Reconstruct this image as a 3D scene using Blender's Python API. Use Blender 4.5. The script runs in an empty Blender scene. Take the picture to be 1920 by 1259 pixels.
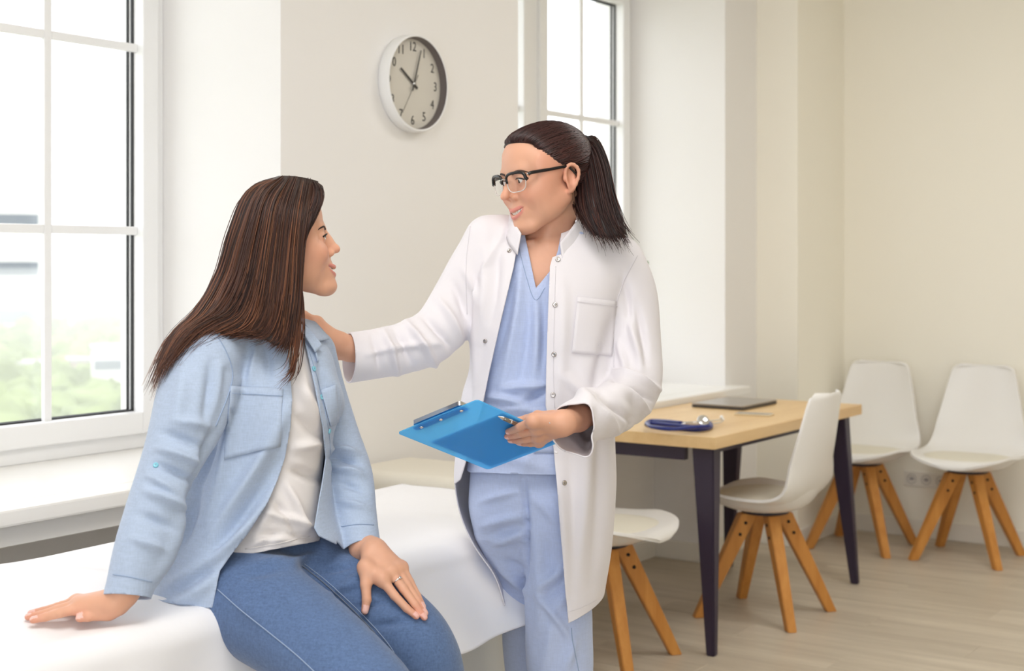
import bpy, bmesh, math, random
import numpy as np
from mathutils import Vector, Matrix

# ------------------------------------------------------------------ camera, world, light, exposure
sc = bpy.context.scene
COL = sc.collection
YAW = math.radians(34.7)
FPX, CX, HY, CAMZ = 2667.0, 960.0, 490.0, 1.35      # focal length in px (1920 wide), centre column, horizon row, lens height
cam_d = bpy.data.cameras.new('camera')
cam_d.lens = 50.0; cam_d.sensor_width = 36.0; cam_d.sensor_fit = 'HORIZONTAL'
cam_d.shift_y = -(629.5 - HY) / 1920.0
cam_d.dof.use_dof = True; cam_d.dof.focus_distance = 2.95; cam_d.dof.aperture_fstop = 4.5
cam_d.clip_end = 3000
cam = bpy.data.objects.new('camera', cam_d); COL.objects.link(cam)
cam.location = (0, 0, CAMZ); cam.rotation_euler = (math.pi / 2, 0, YAW)
sc.camera = cam

world = bpy.data.worlds.new('overcast_sky'); sc.world = world; world.use_nodes = True
wn = world.node_tree.nodes; bgn = wn['Background']
bgn.inputs[0].default_value = (0.95, 0.985, 1.03, 1); bgn.inputs[1].default_value = 1.0

vs = sc.view_settings
vs.view_transform = 'Standard'; vs.look = 'None'; vs.gamma = 1.0; vs.use_curve_mapping = False
vs.exposure = 1.5
sc.cycles.use_denoising = True
sc.cycles.max_bounces = 10; sc.cycles.diffuse_bounces = 6; sc.cycles.transparent_max_bounces = 24; sc.cycles.volume_bounces = 3

def fill_lamp(name, loc, size, power):  # unseen area lamps without fixtures, added to brighten the interior
    l = bpy.data.lights.new(name, 'AREA'); l.shape = 'RECTANGLE'; l.size = size[0]; l.size_y = size[1]
    l.energy = power; l.color = (1.0, 0.98, 0.96)
    o = bpy.data.objects.new(name, l); COL.objects.link(o); o.location = loc
    return o
fill_lamp('added_fill_light', (-1.2, 1.2, 2.97), (1.2, 1.2), 12)
fill_lamp('added_fill_light', (-0.9, 4.6, 2.97), (1.2, 1.2), 10)

# ------------------------------------------------------------------ helpers
def lin(c):
    return tuple(((v / 255.0) / 12.92 if v / 255.0 <= 0.04045 else ((v / 255.0 + 0.055) / 1.055) ** 2.4) for v in c)
def px(x, y, d):
    """pixel and distance along the lens axis -> point in the (right, depth, up) frame"""
    return np.array([(x - CX) * d / FPX, d, CAMZ - (y - HY) * d / FPX])
CT, ST = math.cos(YAW), math.sin(YAW)
def w_of(p):
    return Vector((p[0] * CT - p[1] * ST, p[0] * ST + p[1] * CT, p[2]))
def px_plane(x, y, z):
    return px(x, y, (CAMZ - z) * FPX / (y - HY))

def tag(o, label=None, cat=None, group=None, kind=None):
    if label: o['label'] = label
    if cat: o['category'] = cat
    if group: o['group'] = group
    if kind: o['kind'] = kind
    return o
def empty(name, loc=(0, 0, 0), rz=0.0, parent=None):
    o = bpy.data.objects.new(name, None); COL.objects.link(o)
    o.location = loc; o.rotation_euler = (0, 0, rz); o.empty_display_size = 0.05
    if parent: o.parent = parent
    return o
def obj(name, verts, faces, mat, parent=None, smooth=True, col=None, loc=None):
    me = bpy.data.meshes.new(name)
    if isinstance(verts, np.ndarray) and isinstance(faces, np.ndarray):
        nv, nf, k = len(verts), len(faces), faces.shape[1]
        me.vertices.add(nv); me.vertices.foreach_set('co', np.ascontiguousarray(verts, dtype=np.float32).ravel())
        me.loops.add(nf * k); me.loops.foreach_set('vertex_index', np.ascontiguousarray(faces, dtype=np.int32).ravel())
        me.polygons.add(nf); me.polygons.foreach_set('loop_start', np.arange(nf, dtype=np.int32) * k)
        me.update(calc_edges=True); me.validate()
    else:
        me.from_pydata([tuple(map(float, v)) for v in verts], [], [tuple(map(int, f)) for f in faces]); me.update()
    if smooth:
        me.polygons.foreach_set('use_smooth', np.ones(len(me.polygons), dtype=bool))
    if col is not None:
        at = me.color_attributes.new('Col', 'FLOAT_COLOR', 'POINT')
        c4 = np.ones((len(me.vertices), 4), dtype=np.float32); c4[:, :3] = col
        at.data.foreach_set('color', c4.ravel())
    if mat: me.materials.append(mat)
    o = bpy.data.objects.new(name, me); COL.objects.link(o)
    if parent: o.parent = parent
    if loc is not None: o.location = loc
    return o
def bm_obj(name, bm, mat, parent=None, smooth=False, loc=None):
    bmesh.ops.recalc_face_normals(bm, faces=bm.faces)
    me = bpy.data.meshes.new(name); bm.to_mesh(me); bm.free()
    if smooth: me.polygons.foreach_set('use_smooth', np.ones(len(me.polygons), dtype=bool))
    if mat: me.materials.append(mat)
    o = bpy.data.objects.new(name, me); COL.objects.link(o)
    if parent: o.parent = parent
    if loc is not None: o.location = loc
    return o
def add_box(bm, x0, x1, y0, y1, z0, z1, bev=0.0, seg=2, mtx=None):
    b2 = bmesh.new()
    bmesh.ops.create_cube(b2, size=1.0)
    bmesh.ops.scale(b2, vec=(x1 - x0, y1 - y0, z1 - z0), verts=b2.verts)
    bmesh.ops.translate(b2, vec=((x0 + x1) / 2, (y0 + y1) / 2, (z0 + z1) / 2), verts=b2.verts)
    if bev > 0:
        bmesh.ops.bevel(b2, geom=list(b2.edges), offset=bev, segments=seg, profile=0.6, affect='EDGES')
    if mtx is not None: bmesh.ops.transform(b2, matrix=mtx, verts=b2.verts)
    me = bpy.data.meshes.new('tmp'); b2.to_mesh(me); b2.free(); bm.from_mesh(me); bpy.data.meshes.remove(me)
def box(name, x0, x1, y0, y1, z0, z1, mat, parent=None, bev=0.0, seg=2, smooth=False):
    bm = bmesh.new(); add_box(bm, x0, x1, y0, y1, z0, z1, bev, seg); return bm_obj(name, bm, mat, parent, smooth)
def tube_mesh(pts, rad, sides=8, cap=True, flat=1.0):
    """round tube through pts; rad scalar or list. returns verts, faces"""
    pts = np.asarray(pts, float); n = len(pts)
    rad = np.full(n, rad) if np.isscalar(rad) else np.asarray(rad, float)
    tan = np.gradient(pts, axis=0); tan /= np.linalg.norm(tan, axis=1)[:, None] + 1e-12
    up = np.array([0, 0, 1.0]) if abs(tan[0][2]) < 0.9 else np.array([1.0, 0, 0])
    V = []; a = np.cross(tan[0], up); a /= np.linalg.norm(a)
    ang = np.arange(sides) * 2 * math.pi / sides
    for i in range(n):
        a = a - tan[i] * a.dot(tan[i]); a /= np.linalg.norm(a) + 1e-12
        b = np.cross(tan[i], a)
        V.append(pts[i] + rad[i] * (np.cos(ang)[:, None] * a + flat * np.sin(ang)[:, None] * b))
    V = np.concatenate(V); F = []
    for i in range(n - 1):
        for j in range(sides):
            k = (j + 1) % sides
            F.append((i * sides + j, i * sides + k, (i + 1) * sides + k, (i + 1) * sides + j))
    if cap:
        F.append(tuple(range(sides - 1, -1, -1))); F.append(tuple((n - 1) * sides + j for j in range(sides)))
    return V, F
def spline(pts, n, cols=None):
    """Catmull-Rom through rows of pts (any width), n samples"""
    P = np.asarray(pts, float); m = len(P)
    Q = np.vstack([2 * P[0] - P[1], P, 2 * P[-1] - P[-2]])
    t = np.linspace(0, m - 1 - 1e-9, n); i = t.astype(int); f = (t - i)[:, None]
    a, b, c, d = Q[i], Q[i + 1], Q[i + 2], Q[i + 3]
    return 0.5 * ((2 * b) + (-a + c) * f + (2 * a - 5 * b + 4 * c - d) * f ** 2 + (-a + 3 * b - 3 * c + d) * f ** 3)
def tube(name, pts, rad, mat, parent=None, sides=8, flat=1.0, n=None):
    if n: pts = spline(pts, n)
    V, F = tube_mesh(pts, rad, sides, True, flat)
    return obj(name, V, F, mat, parent)
def lathe(name, prof, mat, parent=None, seg=32, loc=None, axis=None, smooth=True):
    """prof: list of (radius, z); closed caps where radius is 0"""
    V = []; F = []
    for r, z in prof:
        for j in range(seg):
            a = 2 * math.pi * j / seg; V.append((r * math.cos(a), r * math.sin(a), z))
    for i in range(len(prof) - 1):
        for j in range(seg):
            k = (j + 1) % seg; F.append((i * seg + j, i * seg + k, (i + 1) * seg + k, (i + 1) * seg + j))
    bm = bmesh.new(); vv = [bm.verts.new(v) for v in V]
    for f in F: bm.faces.new([vv[i] for i in f])
    bmesh.ops.remove_doubles(bm, verts=bm.verts, dist=1e-6)
    if axis is not None: bmesh.ops.transform(bm, matrix=axis, verts=bm.verts)
    o = bm_obj(name, bm, mat, parent, smooth, loc); return o
def copy_tree(o, parent=None):
    c = o.copy(); COL.objects.link(c); c.parent = parent
    for ch in list(o.children): copy_tree(ch, c)
    return c

# ------------------------------------------------------------------ materials
def mat(name, rgb, rough=0.6, metal=0.0, spec=0.5, noise=None, bump=None, var=0.0, attr=False, sheen=0.0, sss=0.0, weave=None, coat=0.0):
    """rgb is sRGB 0-255. noise=(scale, amount) colour mottling; bump=(scale, strength, stretch); weave=(scale, strength)"""
    m = bpy.data.materials.new(name); m.use_nodes = True
    nt = m.node_tree; N = nt.nodes; L = nt.links; b = N['Principled BSDF']
    c = lin(rgb) + (1,)
    b.inputs['Base Color'].default_value = c; b.inputs['Roughness'].default_value = rough
    b.inputs['Metallic'].default_value = metal; b.inputs['Specular IOR Level'].default_value = spec
    b.inputs['Sheen Weight'].default_value = sheen; b.inputs['Coat Weight'].default_value = coat
    if sss:
        b.inputs['Subsurface Weight'].default_value = sss
        b.inputs['Subsurface Radius'].default_value = (0.012, 0.005, 0.003); b.inputs['Subsurface Scale'].default_value = 1.0
    tc = N.new('ShaderNodeTexCoord')
    src = None
    if attr:
        at = N.new('ShaderNodeAttribute'); at.attribute_name = 'Col'; src = at.outputs['Color']
    if noise:
        nz = N.new('ShaderNodeTexNoise'); nz.inputs['Scale'].default_value = noise[0]; nz.inputs['Detail'].default_value = 4
        L.new(tc.outputs['Object'], nz.inputs['Vector'])
        mr = N.new('ShaderNodeMapRange'); mr.inputs[1].default_value = 0.3; mr.inputs[2].default_value = 0.7
        mr.inputs[3].default_value = 1 - noise[1]; mr.inputs[4].default_value = 1 + noise[1] * 0.6
        L.new(nz.outputs['Fac'], mr.inputs[0])
        mx = N.new('ShaderNodeMix'); mx.data_type = 'RGBA'; mx.blend_type = 'MULTIPLY'; mx.inputs[0].default_value = 1
        if src: L.new(src, mx.inputs[6])
        else: mx.inputs[6].default_value = c
        L.new(mr.outputs[0], mx.inputs[7]); src = mx.outputs[2]
    if src: L.new(src, b.inputs['Base Color'])
    hgt = None
    if bump:
        mp = N.new('ShaderNodeMapping'); L.new(tc.outputs['Object'], mp.inputs[0])
        if len(bump) > 2: mp.inputs['Scale'].default_value = bump[2]
        nb = N.new('ShaderNodeTexNoise'); nb.inputs['Scale'].default_value = bump[0]; nb.inputs['Detail'].default_value = 3
        L.new(mp.outputs[0], nb.inputs['Vector']); hgt = nb.outputs['Fac']
        bp = N.new('ShaderNodeBump'); bp.inputs['Strength'].default_value = bump[1]; bp.inputs['Distance'].default_value = 0.01
        L.new(hgt, bp.inputs['Height']); L.new(bp.outputs[0], b.inputs['Normal'])
    if weave:
        wv = N.new('ShaderNodeTexNoise'); wv.inputs['Scale'].default_value = weave[0]; wv.inputs['Detail'].default_value = 2
        mp2 = N.new('ShaderNodeMapping'); mp2.inputs['Scale'].default_value = (1, 1, 0.12); L.new(tc.outputs['Object'], mp2.inputs[0]); L.new(mp2.outputs[0], wv.inputs['Vector'])
        wv2 = N.new('ShaderNodeTexNoise'); wv2.inputs['Scale'].default_value = weave[0]; wv2.inputs['Detail'].default_value = 2
        mp3 = N.new('ShaderNodeMapping'); mp3.inputs['Scale'].default_value = (0.12, 0.12, 1); L.new(tc.outputs['Object'], mp3.inputs[0]); L.new(mp3.outputs[0], wv2.inputs['Vector'])
        ad = N.new('ShaderNodeMath'); ad.operation = 'ADD'; L.new(wv.outputs['Fac'], ad.inputs[0]); L.new(wv2.outputs['Fac'], ad.inputs[1])
        mr2 = N.new('ShaderNodeMapRange'); mr2.inputs[1].default_value = 0.7; mr2.inputs[2].default_value = 1.3
        mr2.inputs[3].default_value = 1 - weave[1]; mr2.inputs[4].default_value = 1 + weave[1]
        L.new(ad.outputs[0], mr2.inputs[0])
        mx2 = N.new('ShaderNodeMix'); mx2.data_type = 'RGBA'; mx2.blend_type = 'MULTIPLY'; mx2.inputs[0].default_value = 1
        if src: L.new(src, mx2.inputs[6])
        else: mx2.inputs[6].default_value = c
        L.new(mr2.outputs[0], mx2.inputs[7]); L.new(mx2.outputs[2], b.inputs['Base Color'])
    return m

def wood_mat(name, rgb_a, rgb_b, scale, rough=0.45, per_object=0.0):
    m = bpy.data.materials.new(name); m.use_nodes = True
    nt = m.node_tree; N = nt.nodes; L = nt.links; b = N['Principled BSDF']; b.inputs['Roughness'].default_value = rough
    tc = N.new('ShaderNodeTexCoord'); mp = N.new('ShaderNodeMapping'); mp.inputs['Scale'].default_value = scale
    oi = N.new('ShaderNodeObjectInfo')
    L.new(tc.outputs['Object'], mp.inputs[0])
    sm = N.new('ShaderNodeVectorMath'); sm.operation = 'SCALE'; sm.inputs[0].default_value = (37, 19, 11); L.new(oi.outputs['Random'], sm.inputs['Scale'])
    va = N.new('ShaderNodeVectorMath'); L.new(mp.outputs[0], va.inputs[0]); L.new(sm.outputs[0], va.inputs[1])
    nz = N.new('ShaderNodeTexNoise'); nz.inputs['Scale'].default_value = 1; nz.inputs['Detail'].default_value = 6; nz.inputs['Roughness'].default_value = 0.6
    L.new(va.outputs[0], nz.inputs['Vector'])
    cr = N.new('ShaderNodeValToRGB'); cr.color_ramp.elements[0].position = 0.3; cr.color_ramp.elements[1].position = 0.7
    cr.color_ramp.elements[0].color = lin(rgb_a) + (1,); cr.color_ramp.elements[1].color = lin(rgb_b) + (1,)
    L.new(nz.outputs['Fac'], cr.inputs[0])
    if per_object:
        mr = N.new('ShaderNodeMapRange'); mr.inputs[3].default_value = 1 - per_object; mr.inputs[4].default_value = 1 + per_object
        L.new(oi.outputs['Random'], mr.inputs[0])
        mx = N.new('ShaderNodeMix'); mx.data_type = 'RGBA'; mx.blend_type = 'MULTIPLY'; mx.inputs[0].default_value = 1
        L.new(cr.outputs[0], mx.inputs[6]); L.new(mr.outputs[0], mx.inputs[7]); L.new(mx.outputs[2], b.inputs['Base Color'])
    else:
        L.new(cr.outputs[0], b.inputs['Base Color'])
    bp = N.new('ShaderNodeBump'); bp.inputs['Strength'].default_value = 0.08; bp.inputs['Distance'].default_value = 0.005
    L.new(nz.outputs['Fac'], bp.inputs['Height']); L.new(bp.outputs[0], b.inputs['Normal'])
    return m

def pane_mat(name, tint=(1, 1, 1), gloss=0.04):
    m = bpy.data.materials.new(name); m.use_nodes = True
    nt = m.node_tree; N = nt.nodes; L = nt.links; N.remove(N['Principled BSDF'])
    t = N.new('ShaderNodeBsdfTransparent'); t.inputs[0].default_value = tint + (1,)
    g = N.new('ShaderNodeBsdfGlossy'); g.inputs['Roughness'].default_value = 0.02
    lw = N.new('ShaderNodeLayerWeight'); lw.inputs[0].default_value = 0.5
    pw = N.new('ShaderNodeMath'); pw.operation = 'POWER'; L.new(lw.outputs['Facing'], pw.inputs[0]); pw.inputs[1].default_value = 4.0
    fr = N.new('ShaderNodeMath'); fr.operation = 'MULTIPLY_ADD'; L.new(pw.outputs[0], fr.inputs[0]); fr.inputs[1].default_value = 0.45; fr.inputs[2].default_value = gloss
    mx = N.new('ShaderNodeMixShader'); L.new(fr.outputs[0], mx.inputs[0]); L.new(t.outputs[0], mx.inputs[1]); L.new(g.outputs[0], mx.inputs[2])
    L.new(mx.outputs[0], N['Material Output'].inputs[0])
    return m

M = {}
M['wall'] = mat('painted_plaster', (240, 238, 236), 0.85, bump=(160, 0.04), noise=(0.8, 0.015))
M['wall_back'] = mat('cream_plaster', (246, 242, 230), 0.85, bump=(160, 0.04), noise=(0.8, 0.015))
M['ceiling'] = mat('ceiling_paint', (240, 238, 233), 0.9)
M['trim'] = mat('white_trim', (238, 234, 225), 0.45)
M['pvc'] = mat('white_window_profile', (240, 240, 240), 0.3, spec=0.5)
M['gasket'] = mat('black_gasket', (28, 28, 30), 0.5)
M['sill'] = mat('white_sill', (242, 240, 236), 0.28)
M['pane'] = pane_mat('window_glass')
M['subfloor'] = mat('subfloor', (150, 138, 122), 0.8)
M['plank'] = wood_mat('pale_oak_laminate', (182, 170, 152), (210, 199, 181), (1.3, 14, 6), 0.42, 0.035)

# ------------------------------------------------------------------ the room
XP, XF, XN = -2.92, -3.42, -3.17         # pier face, window frame face, niche face below the sills
YB = 6.86                                 # back wall
ZC = 3.0
W1 = (1.345, 3.03); W2 = (4.255, 5.94)    # window openings along the wall
SILLZ, HEADZ = 0.776, 2.69
bm = bmesh.new()
XO = -3.62
for a, b in ((-1.6, W1[0]), (W1[1], W2[0]), (W2[1], YB + 0.2)):
    add_box(bm, XO, XP, a, b, 0, ZC)
for a, b in (W1, W2):
    add_box(bm, XO, XP, a, b, HEADZ, ZC)
    add_box(bm, XO, XN, a, b, 0, SILLZ - 0.04)
    add_box(bm, XN, XP, b - 0.22, b, 0, SILLZ - 0.04)
    add_box(bm, XN, XP, a, a + 0.22, 0, SILLZ - 0.04)
    add_box(bm, XN, XP, a + 0.22, b - 0.22, SILLZ - 0.10, SILLZ - 0.04)
wl = bm_obj('wall_left', bm, M['wall']); wl['kind'] = 'structure'
o = box('wall_back', XP, 3.0, YB, YB + 0.2, 0, ZC, M['wall_back']); o['kind'] = 'structure'
o = box('wall_right_added', 3.0, 3.2, -1.6, YB + 0.2, 0, ZC, M['wall_back']); o['kind'] = 'structure'  # unseen wall, added to darken the interior against the bright outdoors
o = box('wall_front_added', XO, -0.9, -1.8, -1.6, 0, ZC, M['wall']); o['kind'] = 'structure'  # unseen partial wall behind the camera, added to cut the frontal fill light
o = box('wall_corner', XP, -2.71, 6.28, YB, 0, ZC, M['wall_back']); o['kind'] = 'structure'
o = box('ceiling', XO, 3.0, -1.6, YB + 0.2, ZC, ZC + 0.15, M['ceiling']); o['kind'] = 'structure'
floor = box('floor', XO, 3.0, -1.6, YB + 0.2, -0.12, -0.011, M['subfloor']); floor['kind'] = 'structure'
# planks run along X; shared mesh, staggered rows
rng = random.Random(4)
bm = bmesh.new(); add_box(bm, -0.6, 0.6, -0.0945, 0.0945, -0.011, 0.0, 0.0012, 1)
plank0 = bm_obj('plank', bm, M['plank'], floor)
first = True
row = 0; y = 0.3
while y < YB - 0.05:
    off = (row * 0.43) % 1.2
    x = XN + 0.6 - off
    while x - 0.6 < 0.9:
        if x + 0.6 > XN + 0.02:
            o = plank0 if first else plank0.copy()
            if not first: COL.objects.link(o); o.parent = floor
            first = False
            o.location = (x, y + 0.095, 0)
        x += 1.2008
    y += 0.1896; row += 1
def base_run(name, x0, x1, y0, y1):
    o = box(name, x0, x1, y0, y1, 0, 0.085, M['trim'], None, 0.003, 1); o['kind'] = 'structure'
base_run('baseboard_back', -2.71, 3.0, YB - 0.014, YB)
base_run('baseboard_corner_side', -2.71, -2.696, 6.28, YB - 0.014)
base_run('baseboard_corner_front', XP + 0.014, -2.696, 6.266, 6.28)
base_run('baseboard_pier_far', XP, XP + 0.014, 5.72, 6.28)
base_run('baseboard_pier_near', XP, XP + 0.014, W1[1] - 0.22, W2[0] + 0.22)
base_run('baseboard_niche_far', XN, XN + 0.014, W2[0] + 0.22, W2[1] - 0.22)
base_run('baseboard_niche_end', XN + 0.014, XP + 0.014, 5.706, 5.72)

def make_window(n, a, b):
    root = empty('window_%d' % n, (XF, (a + b) / 2, SILLZ)); root['kind'] = 'structure'
    hw = (b - a) / 2
    def part(nm, y0, y1, z0, z1, x0, x1, m, par=root, bev=0.004):
        return box(nm, x0, x1, y0, y1, z0, z1, m, par, bev, 2)
    H = HEADZ - SILLZ
    # outer frame as one ring of four bars
    bm = bmesh.new()
    for y0, y1, z0, z1 in ((-hw, -hw + 0.045, 0, H), (hw - 0.045, hw, 0, H), (-hw + 0.045, hw - 0.045, 0, 0.05), (-hw + 0.045, hw - 0.045, H - 0.05, H), (-0.035, 0.035, 0.05, H - 0.05)):
        add_box(bm, -0.07, 0.0, y0, y1, z0, z1, 0.004, 1)
    bm_obj('frame', bm, M['pvc'], root)
    gz0, gz1 = 0.889 - SILLZ, 2.57 - SILLZ
    for s in (-1, 1):
        gy0 = s * 0.42 - 0.326; gy1 = s * 0.42 + 0.326
        bm = bmesh.new()
        oy0, oy1, oz0, oz1 = gy0 - 0.062, gy1 + 0.062, gz0 - 0.066, gz1 + 0.066
        for y0, y1, z0, z1 in ((oy0, gy0, oz0, oz1), (gy1, oy1, oz0, oz1), (gy0, gy1, oz0, gz0), (gy0, gy1, gz1, oz1)):
            add_box(bm, -0.06, 0.018, y0, y1, z0, z1, 0.005, 2)
        sash = bm_obj('sash', bm, M['pvc'], root)
        bm = bmesh.new()
        for y0, y1, z0, z1 in ((gy0 - .001, gy0 + 0.006, gz0, gz1), (gy1 - 0.006, gy1 + .001, gz0, gz1), (gy0, gy1, gz0 - .001, gz0 + 0.005), (gy0, gy1, gz1 - 0.005, gz1 + .001)):
            add_box(bm, -0.034, -0.026, y0, y1, z0, z1)
            add_box(bm, -0.054, -0.048, y0, y1, z0, z1)
        bm_obj('gasket', bm, M['gasket'], sash)
        ym = (gy0 + gy1) / 2; zs = [gz0, 1.443 - SILLZ, 2.004 - SILLZ, gz1]
        part('muntin', ym - 0.013, ym + 0.013, gz0 - 0.002, gz1 + 0.002, -0.026, -0.010, M['pvc'], sash)
        for z in zs[1:3]:
            part('muntin', gy0 - 0.010, ym - 0.013, z - 0.013, z + 0.013, -0.026, -0.010, M['pvc'], sash)
            part('muntin', ym + 0.013, gy1 + 0.010, z - 0.013, z + 0.013, -0.026, -0.010, M['pvc'], sash)
        part('pane', gy0, gy1, gz0, gz1, -0.045, -0.041, M['pane'], sash, 0)
        bm = bmesh.new()
        add_box(bm, 0.018, 0.026, s * 0.075 - 0.014, s * 0.075 + 0.014, 0.72, 0.79, 0.003, 1)
        add_box(bm, 0.026, 0.050, s * 0.075 - 0.008, s * 0.075 + 0.008, 0.75, 0.766, 0.003, 1)
        add_box(bm, 0.040, 0.054, s * 0.075 - 0.009, s * 0.075 + 0.009, 0.645, 0.77, 0.005, 2)
        if s == 1: bm_obj('handle', bm, M['pvc'], sash)
        else: bm.free()
    bm = bmesh.new()
    add_box(bm, -0.07, XP - XF, -hw, hw, -0.04, 0.0)
    add_box(bm, XP - XF - 0.001, -2.82 - XF, -hw - 0.06, hw + 0.06, -0.04, 0.0, 0.006, 2)
    add_box(bm, XP - XF, -2.86 - XF, -hw - 0.02, hw + 0.02, -0.095, -0.04, 0.002, 1)
    bm_obj('window_sill', bm, M['sill'], root)
    return root
make_window(1, *W1); make_window(2, *W2)
# ------------------------------------------------------------------ the city outside, far below the windows
M['ground'] = mat('city_ground', (176, 176, 150), 0.95, noise=(0.02, 0.25))
M['canopy'] = mat('tree_canopy', (128, 140, 88), 0.95, noise=(0.05, 0.35))
M['bld_a'] = mat('pale_render', (226, 224, 220), 0.9); M['bld_b'] = mat('grey_concrete', (176, 172, 172), 0.9)
M['bld_c'] = mat('rose_brick', (190, 172, 164), 0.9); M['bld_win'] = mat('dark_window_strip', (120, 126, 134), 0.4)
ZG = -34.0
o = box('ground', -1900, -6.0, -900, 1900, ZG - 1, ZG, M['ground']); o['kind'] = 'structure'
def far_at(x, y, z):                       # point on the height z seen at a pixel through window 1 or 2
    return w_of(px_plane(x, y, z))
def building(pxl, pyb, w, dpt, h, m, label, rows=3):
    c = far_at(pxl, pyb, ZG)
    root = empty('apartment_building', (c.x, c.y, ZG), YAW + 0.3)
    box('wall', -w / 2, w / 2, -dpt / 2, dpt / 2, 0, h, m, root)
    box('roof', -w / 2 - .3, w / 2 + .3, -dpt / 2 - .3, dpt / 2 + .3, h, h + 0.8, M['bld_b'], root)
    for r in range(rows):
        z = h * (r + 0.55) / rows
        box('window_band', -w / 2 * 0.92, w / 2 * 0.92, -dpt / 2 - 0.15, -dpt / 2 + 0.1, z - h * 0.10 / rows * 1.5, z + h * 0.10 / rows * 1.5, M['bld_win'], root)
    tag(root, label, 'building', 'city buildings beyond the window')
building(12, 640, 30, 30, 62, M['bld_a'], 'tall pale tower block at the left edge of the window view')
building(57, 610, 22, 25, 38, M['bld_b'], 'grey block beside the tall pale tower outside', 4)
building(140, 585, 70, 30, 22, M['bld_c'], 'long rosy block on the hazy skyline outside', 2)
building(215, 560, 60, 30, 24, M['bld_b'], 'wide grey block on the skyline by the window edge', 2)
building(38, 625, 50, 12, 7, M['bld_a'], 'long low white hall outside above the trees', 1)
building(120, 580, 46, 14, 9, M['bld_a'], 'low white hall in the middle of the window view', 1)
building(222, 775, 12, 12, 15, M['bld_a'], 'white house at lower right of the window view', 2)
building(172, 740, 14, 10, 9, M['bld_c'], 'small rosy house among trees outside', 2)
building(30, 740, 18, 12, 8, M['bld_c'], 'low brick house at lower left of the window view', 1)
rg = np.random.RandomState(3)
V = []; F = []; nv = 0
bm = bmesh.new(); bmesh.ops.create_icosphere(bm, subdivisions=2, radius=1.0)
iv = np.array([v.co[:] for v in bm.verts]); ifc = np.array([[v.index for v in f.verts] for f in bm.faces]); bm.free()
for k in range(420):
    x = rg.uniform(-40, 300); y = 560 + 300 * rg.rand() ** 1.3
    c = far_at(x, y, ZG); r = rg.uniform(3.0, 6.0)
    j = 1 + 0.25 * rg.randn(len(iv), 1)
    V.append(iv * j * np.array([r, r, r * 0.9]) + np.array([c.x, c.y, ZG + r * 0.8])); F.append(ifc + nv); nv += len(iv)
o = obj('tree_canopy', np.concatenate(V), np.concatenate(F), M['canopy'])
tag(o, 'hazy green treetops spread below the window', 'trees', kind='stuff')

# morning haze lying over the city
hz = bpy.data.materials.new('city_haze'); hz.use_nodes = True; nt = hz.node_tree; nt.nodes.remove(nt.nodes['Principled BSDF'])
vsn = nt.nodes.new('ShaderNodeVolumeScatter'); vsn.inputs['Color'].default_value = (1, 1, 1, 1); vsn.inputs['Density'].default_value = 0.0010
nt.links.new(vsn.outputs[0], nt.nodes['Material Output'].inputs['Volume'])
o = box('haze', -1800, -8.0, -800, 1800, ZG, -1.0, hz); tag(o, 'pale haze lying over the city outside', 'haze', kind='stuff')

# ------------------------------------------------------------------ wall clock
M['clock_rim'] = mat('white_clock_rim', (240, 240, 240), 0.35); M['dial'] = mat('clock_dial', (214, 209, 199), 0.6)
M['ink'] = mat('black_ink', (34, 30, 32), 0.5); M['clock_in'] = mat('grey_clock_inner_rim', (96, 86, 86), 0.5)
M['chrome'] = mat('chrome', (225, 225, 225), 0.15, 1.0)
# centre from the pixel (784,156) on the pier face
def on_x(x, y, X):
    k = (x - CX) / FPX; d = X / (k * CT - ST); return px(x, y, d)
cc = w_of(on_x(786, 156, XP + 0.045)); R = 0.158
ck = empty('wall_clock', (XP, cc.y, cc.z)); tag(ck, 'round white wall clock with black hands on the pier', 'clock')
ax = Matrix(((0, 0, 1, 0), (1, 0, 0, 0), (0, 1, 0, 0), (0, 0, 0, 1)))   # local z -> world x, local x -> world y, local y -> world z
lathe('case', [(0, 0.0005), (R * 0.97, 0.0005), (R, 0.006), (R, 0.042), (R - 0.002, 0.046), (R - 0.007, 0.046), (R - 0.008, 0.044)], M['clock_rim'], ck, 64, axis=ax)
lathe('inner_rim', [(R - 0.008, 0.044), (R - 0.012, 0.018)], M['clock_in'], ck, 64, axis=ax)
dial = lathe('dial', [(R - 0.009, 0.017), (0, 0.017)], M['dial'], ck, 64, axis=ax)
def text_mesh(name, s, size, mat_, parent, mtx, ext=0.0004):
    cu = bpy.data.curves.new(name, 'FONT'); cu.body = s; cu.size = size; cu.align_x = 'CENTER'; cu.align_y = 'CENTER'; cu.extrude = ext; cu.resolution_u = 3
    t = bpy.data.objects.new(name, cu); COL.objects.link(t)
    dg = bpy.context.evaluated_depsgraph_get(); me = bpy.data.meshes.new_from_object(t.evaluated_get(dg))
    bpy.data.objects.remove(t); bpy.data.curves.remove(cu)
    me.transform(mtx); me.materials.append(mat_)
    o = bpy.data.objects.new(name, me); COL.objects.link(o); o.parent = parent
    return o
for h in range(1, 13):
    a = math.radians(h * 30); rr = R * 0.76
    m4 = Matrix.Translation((0.0178, math.sin(a) * rr, math.cos(a) * rr)) @ ax @ Matrix.Scale(0.92, 4, (1, 0, 0))
    text_mesh('numeral', str(h), 0.043, M['ink'], dial, m4)
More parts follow.
